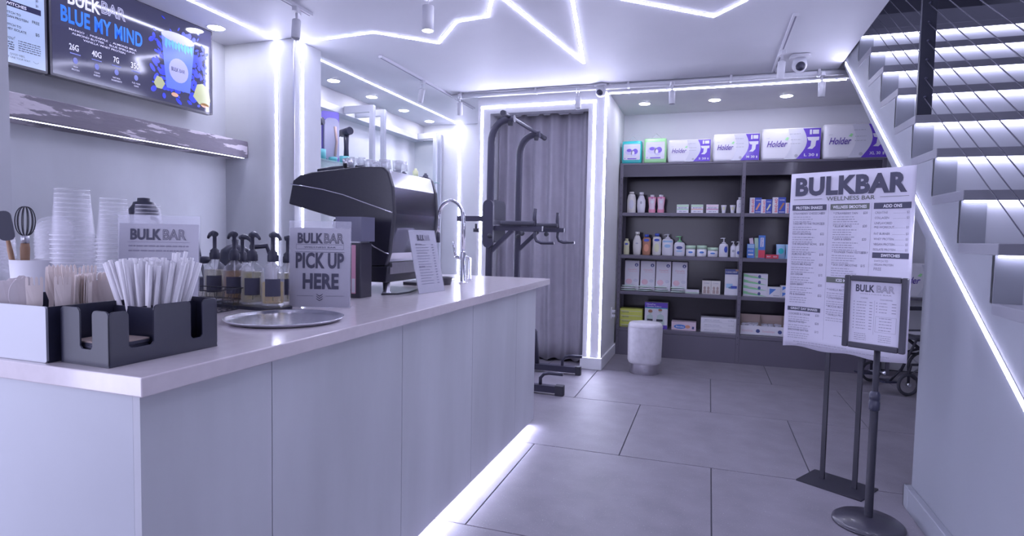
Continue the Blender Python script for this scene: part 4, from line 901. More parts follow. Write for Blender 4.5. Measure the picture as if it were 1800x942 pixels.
def bottle(px, wpx, hpx, row, label, body, cap, shape='lotion', prints=(), sy=.55, name='lotion_bottle', y=6.62, capname='cap'):
    w = wpx*G; h = hpx*G; X = px2(px, y+.03); R_ = w/2
    e = thing(name, label, 'bottle', (X, y+.03, ZR[row]), 0)
    P = {'lotion': [(.85, 0), (.95, .02), (1, .25), (.93, .5), (1, .7), (.85, .82), (.45, .87)],
         'slim': [(.75, 0), (.85, .02), (1, .35), (.95, .6), (.6, .8), (.35, .88)],
         'taper': [(.72, 0), (.78, .02), (.85, .12), (.76, .35), (.92, .65), (1, .86), (.95, .88)],
         'rect': [(.95, 0), (1, .02), (1, .70), (.85, .76), (.4, .80)],
         'pump': [(.93, 0), (1, .03), (1, .55), (.85, .66), (.4, .72)],
         'tube': [(.6, 0), (.62, .2), (.65, .22), (1, .98), (1, 1)],
         'jar': [(.95, 0), (1, .04), (1, .68)],
         'jug': [(.85, 0), (.95, .02), (.95, .6), (.85, .75), (.7, .86), (.45, .9)],
         'small': [(.9, 0), (1, .04), (1, .6), (.8, .72), (.35, .78)]}[shape]
    MB().lathe([(a*R_, b*h) for a, b in P], 20, sy=sy, cap=True).build('body', body, e)
    hc = P[-1][1]*h
    if shape == 'jar': MB().lathe([(R_*1.04, hc), (R_*1.04, h), (R_*.9, h)], 20, sy=sy).build('lid', cap, e)
    elif shape in ('pump', 'rect', 'small'):
        MB().lathe([(R_*.42, hc), (R_*.42, hc+.05*h), (R_*.16, hc+.07*h), (R_*.14, h*.95), (R_*.3, h*.955), (R_*.3, h)], 12).tube([(0, 0, h*.975), (-R_*.45, 0, h*.975), (-R_*.75, 0, h*.955)], [.006, .005, .004], 6).build('pump_head', cap, e)
    elif shape == 'tube': MB().lathe([(R_*.62, 0), (R_*.64, h*.2)], 14, sy=.9).build('cap', cap, e)
    elif shape == 'taper': MB().lathe([(R_*.5, hc), (R_*.5, h)], 16, sy=sy).build('cap', cap, e)
    else: MB().lathe([(R_*.5, hc), (R_*.52, h*.985), (R_*.4, h)], 16, sy=.9).build(capname, cap, e)
    for k, (pn, m, x, z, rx, rz_) in enumerate(prints):
        mb = MB(); n = 10; vs = []
        for j in range(2):
            for i in range(n+1):
                t = -1+2*i/n; a = -PI/2+rx*t*1.2
                zz = z+(rz_*(math.sqrt(max(0, 1-t*t)) if pn != 'band' else 1)*(-1 if j == 0 else 1))
                # radius at this height
                rr = R_
                for q in range(len(P)-1):
                    if P[q][1] <= zz <= P[q+1][1]: f = (zz-P[q][1])/max(1e-6, P[q+1][1]-P[q][1]); rr = R_*(P[q][0]+f*(P[q+1][0]-P[q][0]))
                rr += .0012+.0005*k
                vs.append((rr*math.cos(a+x), rr*sy*math.sin(a+x)-.0006*(k+1), zz*h))
        mb.add(vs, [(i, i+1, n+2+i, n+1+i) for i in range(n)], True); mb.build('label' if pn != 'band' else 'label_band', m, e)
    return e
# row 1, left bay
bottle(1107, 17.5, 40, 1, 'white jug-like bottle, first at the left on the upper shelf', 'p_cream', 'p_cream', 'jug', [('label', 'p_soft', 0, .4, .5, .22)], name='white_bottle')
bottle(1124, 16, 39, 1, 'slim pointed white bottle, second on the upper shelf', 'p_white', 'p_white', 'slim', [('label', 'p_grey', 0, .5, .2, .07)], name='white_bottle')
bottle(1143, 15, 34, 1, 'pink and white bottle on the upper shelf, left of the pair', 'p_pink', 'p_white', 'taper', [('band', 'p_pale_pink', 0, .50, .7, .30), ('label', 'p_white', 0, .5, .45, .2), ('label', 'p_magenta', 0, .82, .2, .04)], name='shampoo_bottle')
bottle(1158.5, 15, 34, 1, 'pink and white bottle on the upper shelf, right of the pair', 'p_pink', 'p_white', 'taper', [('band', 'p_pale_pink', 0, .50, .7, .30), ('label', 'p_white', 0, .5, .45, .2), ('label', 'p_magenta', 0, .82, .2, .04)], name='shampoo_bottle')
def soapbox(px, lab, m1, m2):
    carton(px, 21, 15.8, 1, lab, 'p_white', [('top_band', m1, R(.02, .98, .72, .98)), ('colour_band', m2, R(.02, .98, .42, .50)), ('lettering', 'p_navy', multi(Tx('MOISTURE', .5, .56, .10, .7), Tx('skin care', .5, .15, .12, .6)))], 'soap_carton')
soapbox(1196.6, 'small green and white carton on the upper shelf', 'p_pale_green', 'p_green'); soapbox(1222, 'small orange and white carton on the upper shelf', 'p_pale_green', 'p_orange'); soapbox(1248.6, 'small pink and white carton on the upper shelf', 'p_pale_pink', 'p_magenta')
bottle(1268.5, 9.6, 15, 1, 'small white tube standing on its cap, left of two', 'p_white', 'p_soft', 'tube', [('label', 'p_pale_yellow', 0, .6, .4, .2)], name='cream_tube')
bottle(1284, 9.6, 15, 1, 'small white tube standing on its cap, right of two', 'p_white', 'p_soft', 'tube', [('label', 'p_pale_yellow', 0, .6, .4, .2)], name='cream_tube')
bottle(1296, 10.5, 29, 1, 'white lotion bottle at the right end of the upper left shelf', 'p_white', 'p_white', 'lotion', [('label', 'p_grey', 0, .5, .3, .12), ('label', 'p_white', 0, .5, .22, .09)])
# row 1, right bay: bandage boxes
for px, w, h, lab, gl in ((1324, 19.5, 28, 'bandage carton, leftmost of the blue and white ones', 'p_orange'), (1343, 17.5, 25, 'bandage carton, second of the blue and white ones', 'p_pale_yellow'), (1365, 21.5, 28.5, 'bandage carton, third of the blue and white ones', 'p_brown'), (1384, 14, 19, 'short bandage carton beside the poster edge', 'p_soft')):
    carton(px, w, h, 1, lab, 'p_blue', [('white_panel', 'p_white', R(.0, .42, .0, 1.0)), ('red_lettering', 'p_red', VTx('BAND-AID', .37, .08, .92, .20)), ('strip_picture', gl, lambda mb, w_, h_, y: mb.flat([(.0*w_, .25*h_), (.12*w_, .2*h_), (.42*w_, .62*h_), (.30*w_, .68*h_)], y)), ('caption', 'p_white', multi(Tx('FLEXIBLE', .72, .80, .07, .38), R(.5, .92, .08, .12)))], 'bandage_carton', d=.05)
# row 2, left bay
bottle(1100.6, 11, 30.6, 2, 'small pale yellow lotion bottle, first on the second shelf', 'p_pale_yellow', 'p_pale_yellow', 'lotion', [('label', 'p_blue', 0, .66, .5, .06)])
bottle(1119, 16, 43.6, 2, 'tall slim cream bottle with pump on the second shelf', 'p_cream', 'p_cream', 'slim', [('label', 'p_grey', 0, .5, .3, .03)])
bottle(1135.5, 16, 39, 2, 'brown lotion bottle with blue emblem on the second shelf', 'p_brown', 'p_blue', 'lotion', [('label', 'p_blue', 0, .72, .6, .07), ('label', 'p_orange', 0, .35, .5, .18)])
bottle(1153.6, 16.5, 41, 2, 'pale yellow lotion bottle with dark blue cap on the second shelf', 'p_cream', 'p_blue', 'lotion', [('label', 'p_blue', 0, .70, .55, .06), ('label', 'p_pale_yellow', 0, .35, .5, .2)])
bottle(1172.5, 20, 40, 2, 'broad white pump bottle with blue label on the second shelf', 'p_white', 'p_white', 'rect', [('band', 'p_light_blue', 0, .66, .8, .04), ('label', 'p_light_blue', 0, .45, .5, .08), ('label', 'p_white', 0, .2, .4, .07)])
bottle(1193.4, 20, 36.5, 2, 'white pump bottle with green pump on the second shelf', 'p_white', 'p_green', 'pump', [('label', 'p_navy', 0, .42, .5, .08), ('label', 'p_light_blue', 0, .25, .5, .04)])
for px, w, h, lab in ((1213.3, 17, 20, 'white cream jar with green lid, left of three'), (1232.7, 17.5, 20.6, 'white cream jar with green lid, middle of three'), (1252, 18, 17.2, 'shorter white cream jar with green lid, right of three')):
    bottle(px, w, h, 2, lab, 'p_white', 'p_pale_green', 'jar', [('label', 'p_mid_blue', 0, .38, .4, .09)], sy=.9, name='cream_jar')
bottle(1271, 16, 35, 2, 'white pump bottle with blue stripe near the shelf post', 'p_white', 'p_white', 'pump', [('label', 'p_blue', .5, .40, .35, .16)])
bottle(1288, 10, 29, 2, 'small white hand-wash pump bottle, left of two by the post', 'p_white', 'p_white', 'small', [('label', 'p_grey', 0, .4, .4, .08)])
bottle(1297.5, 10, 29, 2, 'small white hand-wash pump bottle, right of two by the post', 'p_white', 'p_white', 'small', [('label', 'p_blue', 0, .3, .5, .1)])
# row 2, right bay
carton(1318.8, 12.4, 25, 2, 'light blue carton left of the toothpaste', 'p_mid_blue', [('top_band', 'p_light_blue', R(.05, .95, .7, .97)), ('lettering', 'p_white', multi(Tx('FIZZ', .5, .45, .12, .7), R(.15, .85, .2, .3)))], 'small_carton', d=.05)
for px, m, tl, lab in ((1322.5, 'p_pale_pink', -.16, 'leaning pale pink toothbrush pack'), (1328, 'p_pale_green', -.06, 'leaning pale green toothbrush pack')):
    e = carton(px+2, 6.5, 36, 2, lab, m, [('picture', 'p_magenta' if m == 'p_pale_pink' else 'p_green', R(.2, .8, .1, .5))], 'toothbrush_pack', 'pack', d=.012, y=6.66); e.rotation_euler = (0, tl, 0)
carton(1338, 11, 40.5, 2, 'upright blue and red toothpaste carton', 'p_mid_blue', [('red_band', 'p_red', R(.0, 1, .02, .36)), ('white_panel', 'p_white', R(.25, .75, .5, .9)), ('lettering', 'p_blue', VTx('PASTE', .62, .52, .88, .25))], 'toothpaste_carton', d=.04)
for px, lab in ((1351, 'small red box, left of the pair on the second shelf'), (1362.3, 'small red box, right of the pair on the second shelf')):
    carton(px, 10.3, 7, 2, lab, 'p_red', [('lettering', 'p_white', Tx('MINT', .5, .3, .35, .6))], 'small_box', d=.05)
for i, (px, lab) in enumerate(((1372, 'light blue pouch, left one beside the poster'), (1389, 'light blue pouch partly behind the poster'))):
    e = thing('wipes_pouch', lab, 'pouch', (px2(px), 6.62, ZR[2])); b = MB(); w_ = .046; h_ = .15; n = 6; vs = []
    for j in range(n+1):
        for s_ in range(n*2):
            a = 2*PI*s_/(n*2); t = j/n; th = .022*math.sin(PI*min(.98, .02+t))+.002
            vs.append((w_*math.copysign(abs(math.cos(a))**.5, math.cos(a))*(1-.08*math.sin(PI*t)), .03+th*math.sin(a), h_*t))
    b.add(vs, [(j*12+k, j*12+(k+1) % 12, (j+1)*12+(k+1) % 12, (j+1)*12+k) for j in range(n) for k in range(12)], True); b.build('pouch', 'p_light_blue', e); MB().ell(.0, .08, .026, .03, .004).build('label', 'p_teal', e)
# row 3, left bay: glove dispenser cartons with packets in front
for i, px in enumerate((1111.5, 1139.3, 1166.8, 1195.3)):
    wd = ('first', 'second', 'third', 'fourth')[i]
    e = carton(px, 27.3, 57, 3, wd + ' tall white dispenser carton from the left on the third shelf', 'p_pale', [('sleeve', 'p_white', R(.03, .97, .02, .97)), ('pink_lettering', 'p_pale_pink' if False else 'p_rose', multi(Tx('DynaFit', .52, .68, .055, .6, .02), R(.3, .85, .63, .642), El(.3, .30, .22, .09))), ('emblem', 'p_navy', El(.80, .86, .12, .058)), ('emblem_figure', 'p_white', lambda mb, w_, h_, y: mb.flat([(.25*w_, .83*h_), (.30*w_, .90*h_), (.35*w_, .83*h_)], y)), ('small_seal', 'p_soft', El(.76, .34, .15, .055)), ('green_swoosh', 'p_pale_green', lambda mb, w_, h_, y: mb.flat([(-.5*w_, .05*h_), (.45*w_, .02*h_), (-.1*w_, .13*h_), (-.5*w_, .17*h_)], y))], 'dispenser_carton', d=.13, y=6.66) if 'p_pale' in mats or pm('p_pale', (.66, .62, .70)) and pm('p_rose', (.72, .48, .54)) else None
for i, px in enumerate((1106, 1134, 1163, 1192)):
    for k in range(3):
        w_ = .15; mb = MB(); n = 8; vs = []
        for j in range(2*n):
            a = 2*PI*j/(2*n)
            for t in range(5):
                u = -1+2*t/4; vs.append((w_/2*u, .035*math.cos(a)*(1-.15*u*u), .0115+.010*math.sin(a)*(1-.7*u*u)))
        mb.add(vs, [(j*5+t, j*5+t+1, ((j+1) % 16)*5+t+1, ((j+1) % 16)*5+t) for j in range(16) for t in range(4)], True)
        o = mb.build('wrapped_packet', 'p_white' if k % 2 else 'p_packet') if 'p_packet' in mats else (pm('p_packet', (.55, .66, .62)) and mb.build('wrapped_packet', 'p_packet'))
        tag(o, 'flat wrapped packet in the pile before the ' + ('first', 'second', 'third', 'fourth')[i] + ' dispenser carton', 'packet', 'packets before the ' + ('first', 'second', 'third', 'fourth')[i] + ' carton', (px2(px, 6.60)+random.uniform(-.008, .008), 6.60, ZR[3]+.0005+k*.0222), random.uniform(-.15, .15))
carton(1218, 25, 6.5, 3, 'flat pale green packet box on the third shelf', 'p_white', [('green_edge', 'p_pale_green', R(.02, .98, .1, .35))], 'flat_box')
for px, lab in ((1243.6, 'white and tan patterned box, left of two on the third shelf'), (1259.8, 'white and tan patterned box, right of two on the third shelf')):
    carton(px, 15.6, 24.5, 3, lab, 'p_cream', [('figures', 'kraft', multi(El(.3, .45, .13, .13), El(.7, .45, .13, .13), R(.15, .45, .05, .32), R(.55, .85, .05, .32))), ('lettering', 'p_grey', Tx('CARE', .5, .78, .08, .6))], 'patterned_box', d=.07)
carton(1288, 24.5, 47, 3, 'tall white and blue carton with lens picture by the post', 'p_white', [('blue_band', 'p_navy', R(0, 1, .80, 1)), ('brown_patch', 'p_brown', R(.72, .97, .93, .99)), ('device', 'p_light_blue', multi(R(.1, .55, .28, .44), El(.55, .28, .3, .04))), ('device_screen', 'p_blue', R(.45, .85, .26, .36)), ('lettering', 'p_white', Tx('CLEAR-VIEW', .45, .865, .05, .8))], 'device_carton', d=.1)
for k in range(4):
    carton(1329.5, 40, 10.1, 3, ('bottom', 'second', 'third', 'top')[k] + ' of four green and white flat cartons stacked right of the post', 'p_white', [('green_swoosh', 'p_green', lambda mb, w_, h_, y: mb.flat([(-.5*w_, .95*h_), (-.5*w_, .45*h_), (-.1*w_, .22*h_), (.5*w_, .05*h_), (.0*w_, .5*h_)], y)), ('emblem', 'p_navy', El(.66, .5, .06, .3)), ('pink_lettering', 'p_rose', Tx('gauze pads', .38, .55, .22, .4))], 'flat_carton', d=.12, z=ZR[3]+k*10.15*G)
def dbox(px, w, h, z, lab):
    carton(px, w, h, 3, lab, 'p_white', [('blue_corner', 'p_mid_blue', lambda mb, w_, h_, y: mb.flat([(-.35*w_, .85*h_), (-.35*w_, .2*h_), (.15*w_, .8*h_)], y)), ('grey_line', 'p_grey', R(.45, .9, .12, .2))], 'tape_carton', d=.09, z=z)
dbox(1362.8, 21.6, 18, None, 'white carton with blue triangle right of the flat stack'); dbox(1384, 17, 10.5, None, 'lower white and blue carton beside the poster'); dbox(1384, 17, 10.5, ZR[3]+10.6*G, 'upper white and blue carton beside the poster')
# row 4
for k in range(4):
    carton(1112, 42, 8.6, 4, ('bottom', 'second', 'third', 'top')[k] + ' yellow-green flat carton in the pile behind the stool', 'p_yellow', [('white_line', 'p_cream', R(.03, .97, .42, .52)), ('lettering', 'p_navy', Tx('GLOVES', .25, .12, .2, .3))], 'yellow_carton', d=.13, z=ZR[4]+k*8.7*G)
def person_print(mb, w_, h_, y, s=1):
    mb.ell(-.25*w_, .62*h_, .09*w_, .075*h_, y).flat([(-.45*w_, .15*h_), (-.12*w_, .15*h_), (-.14*w_, .5*h_), (-.25*w_, .56*h_), (-.40*w_, .48*h_)], y)
    mb.ell(.18*w_, .68*h_, .08*w_, .075*h_, y).flat([(.0*w_, .15*h_), (.38*w_, .15*h_), (.34*w_, .5*h_), (.2*w_, .58*h_), (.05*w_, .5*h_)], y)
carton(1156, 42, 49, 4, 'large violet and white carton picturing two people, beside the stool', 'p_white', [('violet_band', 'p_violet', multi(R(0, 1, .80, 1), R(0, 1, 0, .14))), ('teal_line', 'p_teal', R(0, 1, .77, .80)), ('figures', 'p_packet', person_print), ('hair', 'p_brown', lambda mb, w_, h_, y: mb.ell(-.25*w_, .66*h_, .095*w_, .06*h_, y).ell(.18*w_, .72*h_, .085*w_, .05*h_, y)), ('belts', 'p_black', multi(R(.12, .36, .28, .36), R(.52, .80, .28, .36))), ('lettering', 'p_white', multi(Tx('NuvaTec', .28, .90, .055, .4), Tx('Shoulder & Elbow', .42, .83, .04, .62)))], 'brace_carton', d=.12)
carton(1205.6, 44, 15.5, 4, 'flat pink and blue carton lying on the lowest shelf', 'p_pale_pink', [('blue_patch', 'p_mid_blue', El(.35, .42, .25, .26)), ('lettering', 'p_white', Tx('Bandex', .36, .32, .2, .34)), ('orange_patch', 'p_orange', El(.66, .45, .1, .2)), ('seal', 'p_navy', R(.84, .92, .2, .5))], 'flat_pink_carton', d=.14)
for k in range(3):
    carton(1267, 61.5, 8.8, 4, ('bottom', 'middle', 'top')[k] + ' of three long white cartons stacked on the lowest shelf', 'p_white', [('grey_lettering', 'p_grey', multi(Tx('MEDICAL SUPPLIES', .32, .4, .2, .42), R(.08, .6, .15, .22), Tx('12 PCS', .85, .4, .25, .16)))], 'long_carton', d=.14, z=ZR[4]+k*8.9*G)
for i, (px, w_) in enumerate(((1324.2, 36), (1361.8, 39), (1392, 20))):
    W3 = w_*G*.94; e = thing('open_carton', ('first', 'second', 'third')[i] + ' open white tray carton right of the post on the lowest shelf', 'box', (px2(px), 6.62, ZR[4])); D3 = .14
    b = MB().box(-W3/2, W3/2, 0, .003, 0, .10).box(-W3/2, W3/2, 0, D3, 0, .003); b.build('front_wall', 'p_white', e)
    MB().box(-W3/2, W3/2, D3-.003, D3, .003, .205).prism([(.003, .003), (D3-.003, .003), (D3-.003, .205), (.003, .10)], -W3/2, -W3/2+.003, 'x').prism([(.003, .003), (D3-.003, .003), (D3-.003, .205), (.003, .10)], W3/2-.003, W3/2, 'x').build('inner_walls', 'kraft', e)
    MB().text('DynaStrips', -W3*.42, .035, .022, W3*.55, -.001, .01).build('lettering', 'p_rose', e); MB().ell(W3*.36, .045, .02, .02, -.001).build('emblem', 'p_navy', e)
    c = MB(); random.seed(i)
    for k in range(26):
        x = random.uniform(-W3/2+.02, W3/2-.02); yy = random.uniform(.02, D3-.02); c.box(x-.014, x+.014, yy-.01, yy+.01, .09+random.uniform(0, .012), .105+random.uniform(0, .018))
    c.box(-W3/2+.004, W3/2-.004, .004, D3-.004, .004, .088)
    c.build('small_sachets', 'p_soft', e, kind='stuff')
# top row of packs
def soft_pack(cx, w, h, d, label, base, name, n=8):
    e = thing(name, label, 'pack', (cx, 6.56, ZR[0]), 0)
    b = MB(); n1 = 22; m1 = 12; vs = []
    for j in range(m1+1):
        t = j/m1
        for i in range(n1):
            a = 2*PI*i/n1; ex = .28
            x = w/2*math.copysign(abs(math.cos(a))**ex, math.cos(a)); y_ = d/2*math.copysign(abs(math.sin(a))**ex, math.sin(a))
            k = 1-.035*abs(2*t-1)**3
            vs.append((x*k+.0015*math.sin(23*t+i), d/2+y_*(k if .0 < t < 1 else .9)+.002*math.sin(9*t+5*x), h*t))
    b.add(vs, [(j*n1+i, j*n1+(i+1) % n1, (j+1)*n1+(i+1) % n1, (j+1)*n1+i) for j in range(m1) for i in range(n1)] , True)
    b.f += [tuple(range(n1-1, -1, -1)), tuple(m1*n1+i for i in range(n1))]; b.sm += [False, False]
    b.build('wrapped_pack', base, e)
    return e
def lavender(name, c): return mat(name, c, .3, coat=.4)
lavender('pack_white', (.72, .71, .77)); lavender('pack_violet', (.13, .06, .52)); lavender('pack_teal', (.03, .50, .50)); lavender('pack_green', (.36, .74, .34)); lavender('pack_lilac', (.52, .48, .72)); lavender('pack_pale', (.62, .62, .70)); lavender('pack_ink', (.10, .05, .32))
for cx0, cx1, hh, m, lab in ((1087, 1122, .245, 'pack_teal', 'teal-edged pack with picture at the left end of the top shelf'), (1125, 1165, .265, 'pack_green', 'lime green-edged pack with picture, second on the top shelf')):
    xa, xb = px2(cx0, 6.56), px2(cx1, 6.56); w = xb-xa; e = soft_pack((xa+xb)/2, w, hh, .15, lab, m, 'picture_pack')
    f = -.004
    MB().flat(rrect(-w*.40, w*.42, hh*.16, hh*.86, .01), f).build('picture_panel', 'pack_pale', e)
    MB().ell(-w*.10, hh*.52, w*.22, hh*.14, f-.001).ell(w*.12, hh*.46, w*.14, hh*.16, f-.001).build('violet_shape', 'pack_lilac', e)
    MB().ell(w*.18, hh*.53, w*.13, hh*.12, f-.0018).ell(-w*.12, hh*.58, w*.12, hh*.07, f-.0018).rect(-w*.2, w*.25, hh*.19, hh*.23, f-.0018).text('24', -w*.36, hh*.20, hh*.05, None, f-.0018, .02).build('violet_print', 'pack_violet', e)
    MB().ell(w*.08, hh*.47, w*.07, hh*.08, f-.0026).rect(-w*.33, w*.25, hh*.78, hh*.80, f-.002).build('pale_print', 'pack_white', e)
    MB().add([(-w*.28, .075, hh*.99), (w*.02, .07, hh+.065), (w*.32, .075, hh*.99), (w*.02, .08, hh+.06)], [(0, 1, 3), (1, 2, 3), (0, 1, 2)]).build('carry_loop', 'wrap_film', e)
def holder(xa, xb, h, size, count, label, loc=None, name='incontinence_pack'):
    w = xb-xa; e = soft_pack((xa+xb)/2, w, h, .17, label, 'pack_white', name); f = -.0045
    if loc: e.location = loc
    # violet right-hand field with curved border
    cv = [(.5*w-.004, h*.03), (.5*w-.004, h*.97)] + [(w*(.22+.10*math.sin(PI*(.12+.76*t))*1.0), h*(.97-.94*t)) for t in [i/12 for i in range(13)]]
    cv = [(.5*w-.004, h*.03), (.5*w-.004, h*.97), (w*.20, h*.97)] + [(w*(.20+.09*math.sin(PI*t)-.10*t*t), h*(.97-.94*t)) for t in [i/12 for i in range(1, 13)]]
    MB().flat(cv, f).build('violet_field', 'pack_violet', e)
    pale = [(w*(-.05+.09*math.sin(PI*t)-.05*t), h*(.97-.94*t)) for t in [i/10 for i in range(11)]] + [(w*(.20+.09*math.sin(PI*t)-.10*t*t), h*(.97-.94*t)) for t in [i/10 for i in range(10, -1, -1)]]
    MB().flat(pale, f+.0004).build('grey_field', 'pack_pale', e)
    MB().text('Holder', -.40*w, h*.42, h*.20, w*.33, f-.001, .012, 0, 'l', .25).build('name_lettering', 'pack_ink', e)
    MB().text('adult', -.41*w, h*.68, h*.035, w*.06, f-.001).scribble(-.02*w, .16*w, h*.80, h*.02, f-.001).scribble(.0*w, .17*w, h*.62, h*.02, f-.001).scribble(.0*w, .17*w, h*.5, h*.02, f-.001).ell(.10*w, h*.13, h*.05, h*.05, f-.001).build('fine_print', 'p_grey', e)
    MB().flat([(w*.27, h*.70), (w*.29, h*.60), (w*.34, h*.58), (w*.33, h*.42), (w*.28, h*.34), (w*.36, h*.33), (w*.41, h*.42), (w*.42, h*.58), (w*.465, h*.60), (w*.47, h*.70)], f-.001).rect(w*.31, w*.345, h*.78, h*.93, f-.001).rect(w*.36, w*.46, h*.79, h*.92, f-.001).text(size+' '+count, w*.23, h*.11, h*.085, w*.17, f-.001, .025).rect(w*.43, w*.455, h*.10, h*.18, f-.001).build('white_print', 'pack_white', e)
    MB().flat([(-.10*w, h*.64), (-.06*w, h*.72), (-.03*w, h*.70), (-.05*w, h*.62)], f-.0012).build('green_leaf', 'pack_green', e)
    return e
holder(px2(1167, 6.56), px2(1242, 6.56), .242, 'S', '20', 'smallest white and violet pack on the top shelf, third pack from the left')
holder(px2(1245, 6.56), px2(1327, 6.56), .286, 'M', '30', 'medium white and violet pack on the top shelf, above the middle post')
holder(px2(1329, 6.56), px2(1433, 6.56), .322, 'L', '30', 'large white and violet pack marked L on the top shelf')
holder(px2(1436, 6.56), px2(1549, 6.56), .345, 'XL', '30', 'extra large white and violet pack marked XL beside the staircase')
# table with another pack right of the shelving
dt = thing('side_table', 'small black table right of the shelving behind the wheelchair', 'table', (1.98, 6.69, 0))
MB().box(-.30, .30, -.14, .18, .755, .775).build('table_top', 'shelf_black', dt)
for x in (-.28, .28):
    for y_ in (-.12, .16): MB().box(x-.015, x+.015, y_-.015, y_+.015, 0, .755).build('leg', 'shelf_black', dt)
holder(1.70, 2.28, .335, 'XL', '30', 'white and violet pack glimpsed between the poster and the stair wall', (1.97, 6.575, .7755))
# ================================================================ STOOL
so = thing('stool', 'round grey velvet stool with a silver metal base', 'stool', (-.56, 5.745, 0))
MB().lathe([(0, .0), (.132, .0), (.135, .004), (.135, .098)], 40, cap=False).build('metal_base', 'brushed_steel', so)
MB().lathe([(0, .088), (.12, .09), (.150, .100), (.160, .125), (.162, .25), (.165, .43), (.162, .465), (.150, .487), (.12, .493), (0, .495)], 40, cap=False).build('cushion', 'velvet', so)
MB().lathe([(.1665, .452), (.1675, .455), (.1665, .458)], 40, cap=False).build('seam', 'velvet', so)
a = math.radians(-62); MB().rbox(-.018, .018, -.0012, 0, .03, .066, .002, 'y').xf(Matrix.Rotation(math.radians(12), 4, 'Z') @ Matrix.Translation((0, -.1355, 0))).build('maker_plate', 'aluminium', so)
# ================================================================ WHEELCHAIR
wc = thing('wheelchair', 'black folding wheelchair half hidden behind the poster and stair wall', 'wheelchair', (1.82, 6.08, 0), math.radians(20))
def ringw(r, cx, y, rt, name, m): MB().tube([(cx+r*math.cos(2*PI*i/24), y, r+rt+r*math.sin(2*PI*i/24)) for i in range(24)], rt, 8, closed=True).build(name, m, wc)
for y_ in (-.25, .25):
    ringw(.135, .22, y_, .014, 'rear_wheel', 'rubber'); ringw(.085, -.27, y_, .013, 'front_wheel', 'rubber')
    MB().lathe([(.02, -.02), (.02, .02)], 12).xf(Matrix.Translation((.22, y_, .149)) @ Matrix.Rotation(PI/2, 4, 'X')).build('hub', 'aluminium', wc)
    MB().lathe([(.015, -.02), (.015, .02)], 12).xf(Matrix.Translation((-.27, y_, .098)) @ Matrix.Rotation(PI/2, 4, 'X')).build('hub', 'aluminium', wc)
    for k in range(5):
        t = 2*PI*k/5; MB().bar((.22, y_, .149), (.22+.13*math.cos(t), y_, .149+.13*math.sin(t)), .008, .012, (0, 1, 0)).build('spoke', 'aluminium', wc)
    MB().tube([(.22, y_, .15), (.22, y_, .50), (.25, y_, .90), (.33, y_, .93)], .011, 8).tube([(.22, y_, .27), (-.25, y_, .27), (-.27, y_, .20), (-.27, y_, .10)], .011, 8).tube([(.22, y_, .48), (-.22, y_, .48), (-.34, y_, .22)], .011, 8).build('side_frame', 'black_metal', wc)
    MB().rbox(-.16, .18, y_-.025, y_+.025, .68, .715, .01).build('arm_rest', 'foam_black', wc)
    MB().tube([(-.12, y_, .48), (-.12, y_, .69)], .010, 8).build('arm_post', 'black_metal', wc)
    MB().rbox(-.46, -.32, y_-.09*(1 if y_ > 0 else -1)-.06, y_-.09*(1 if y_ > 0 else -1)+.06, .10, .115, .02).build('foot_plate', 'black_plastic', wc)
    MB().tube([(-.33, y_, .24), (-.39, y_-.06*(1 if y_ > 0 else -1), .115)], .009, 8).build('foot_hanger', 'black_metal', wc)
MB().bar((-.02, -.24, .28), (-.02, .24, .47), .02, .02).bar((.03, .24, .28), (.03, -.24, .47), .02, .02).build('cross_brace', 'black_metal', wc)
MB().rbox(-.22, .20, -.24, .24, .475, .50, .02).build('seat', 'foam_black', wc)
MB().prism([(.215, .52), (.235, .52), (.265, .88), (.245, .88)], -.24, .24, 'y').build('backrest', 'foam_black', wc)
lf = MB().box(-.12, .12, -.09, .09, 0, .004); tag(lf.build('paper_leaflet', 'paper'), 'white leaflet lying on the wheelchair seat', 'leaflet', loc=(1.82, 6.08, .5005), rz=.4)
# ================================================================ POSTER AND STAND
TH = math.radians(-32)
ps = thing('poster_stand', 'thin black twin-post floor stand carrying the large menu poster', 'stand', (.692, 3.466, 0), TH)
MB().rbox(-.163, .163, -.117, .117, 0, .006, .004).build('base_plate', 'black_metal', ps)
for x in (-.079, .084): MB().box(x-.011, x+.011, .004, .018, .006, 1.66).build('post', 'black_metal', ps)
MB().box(-.11, .11, -.004, .003, 1.655, 1.685).build('clip_bar', 'black_metal', ps)
po = thing('menu_poster', 'large white menu poster hanging on the twin-post stand', 'poster', (.692-.0*math.sin(TH), 3.466, .71), TH)
PW0, PW1, PH = -.310, .300, .967
def curl(x, z): return -.010 - .030*max(0, (x-.16)/.14)**2*(.4+.6*z/PH) - .02*max(0, (-x-.2)/.11)**2*(1-z/PH) - .012*(1-z/PH)*math.sin(x*9)
mb = MB(); nx, nz = 28, 20
vs = [(PW0+(PW1-PW0)*i/nx, curl(PW0+(PW1-PW0)*i/nx, PH*j/nz), PH*j/nz+(.006*math.sin(i*.5) if j == 0 else 0)) for j in range(nz+1) for i in range(nx+1)]
mb.add(vs, [(j*(nx+1)+i, j*(nx+1)+i+1, (j+1)*(nx+1)+i+1, (j+1)*(nx+1)+i) for j in range(nz) for i in range(nx)], True)
sheet = mb.build('sheet', 'poster_paper' if 'poster_paper' in mats else mat('poster_paper', (.60, .58, .68), .6), po, solid=.0012)
def onposter(mb, off=.0022):
    mb.v = [(x, curl(x, z)-off+y, z) for x, y, z in mb.v]; return mb
def sub(mb):                                              # split long rectangles so they follow the curl
    return mb
big = MB().text('BULKBAR', -.283, .848, .094, .545, 0, .05)
onposter(big).build('heading_lettering', 'ink', sheet)
m = MB().text('WELLNESS BAR', .0, .812, .022, .235, 0, .01, 0, 'c')
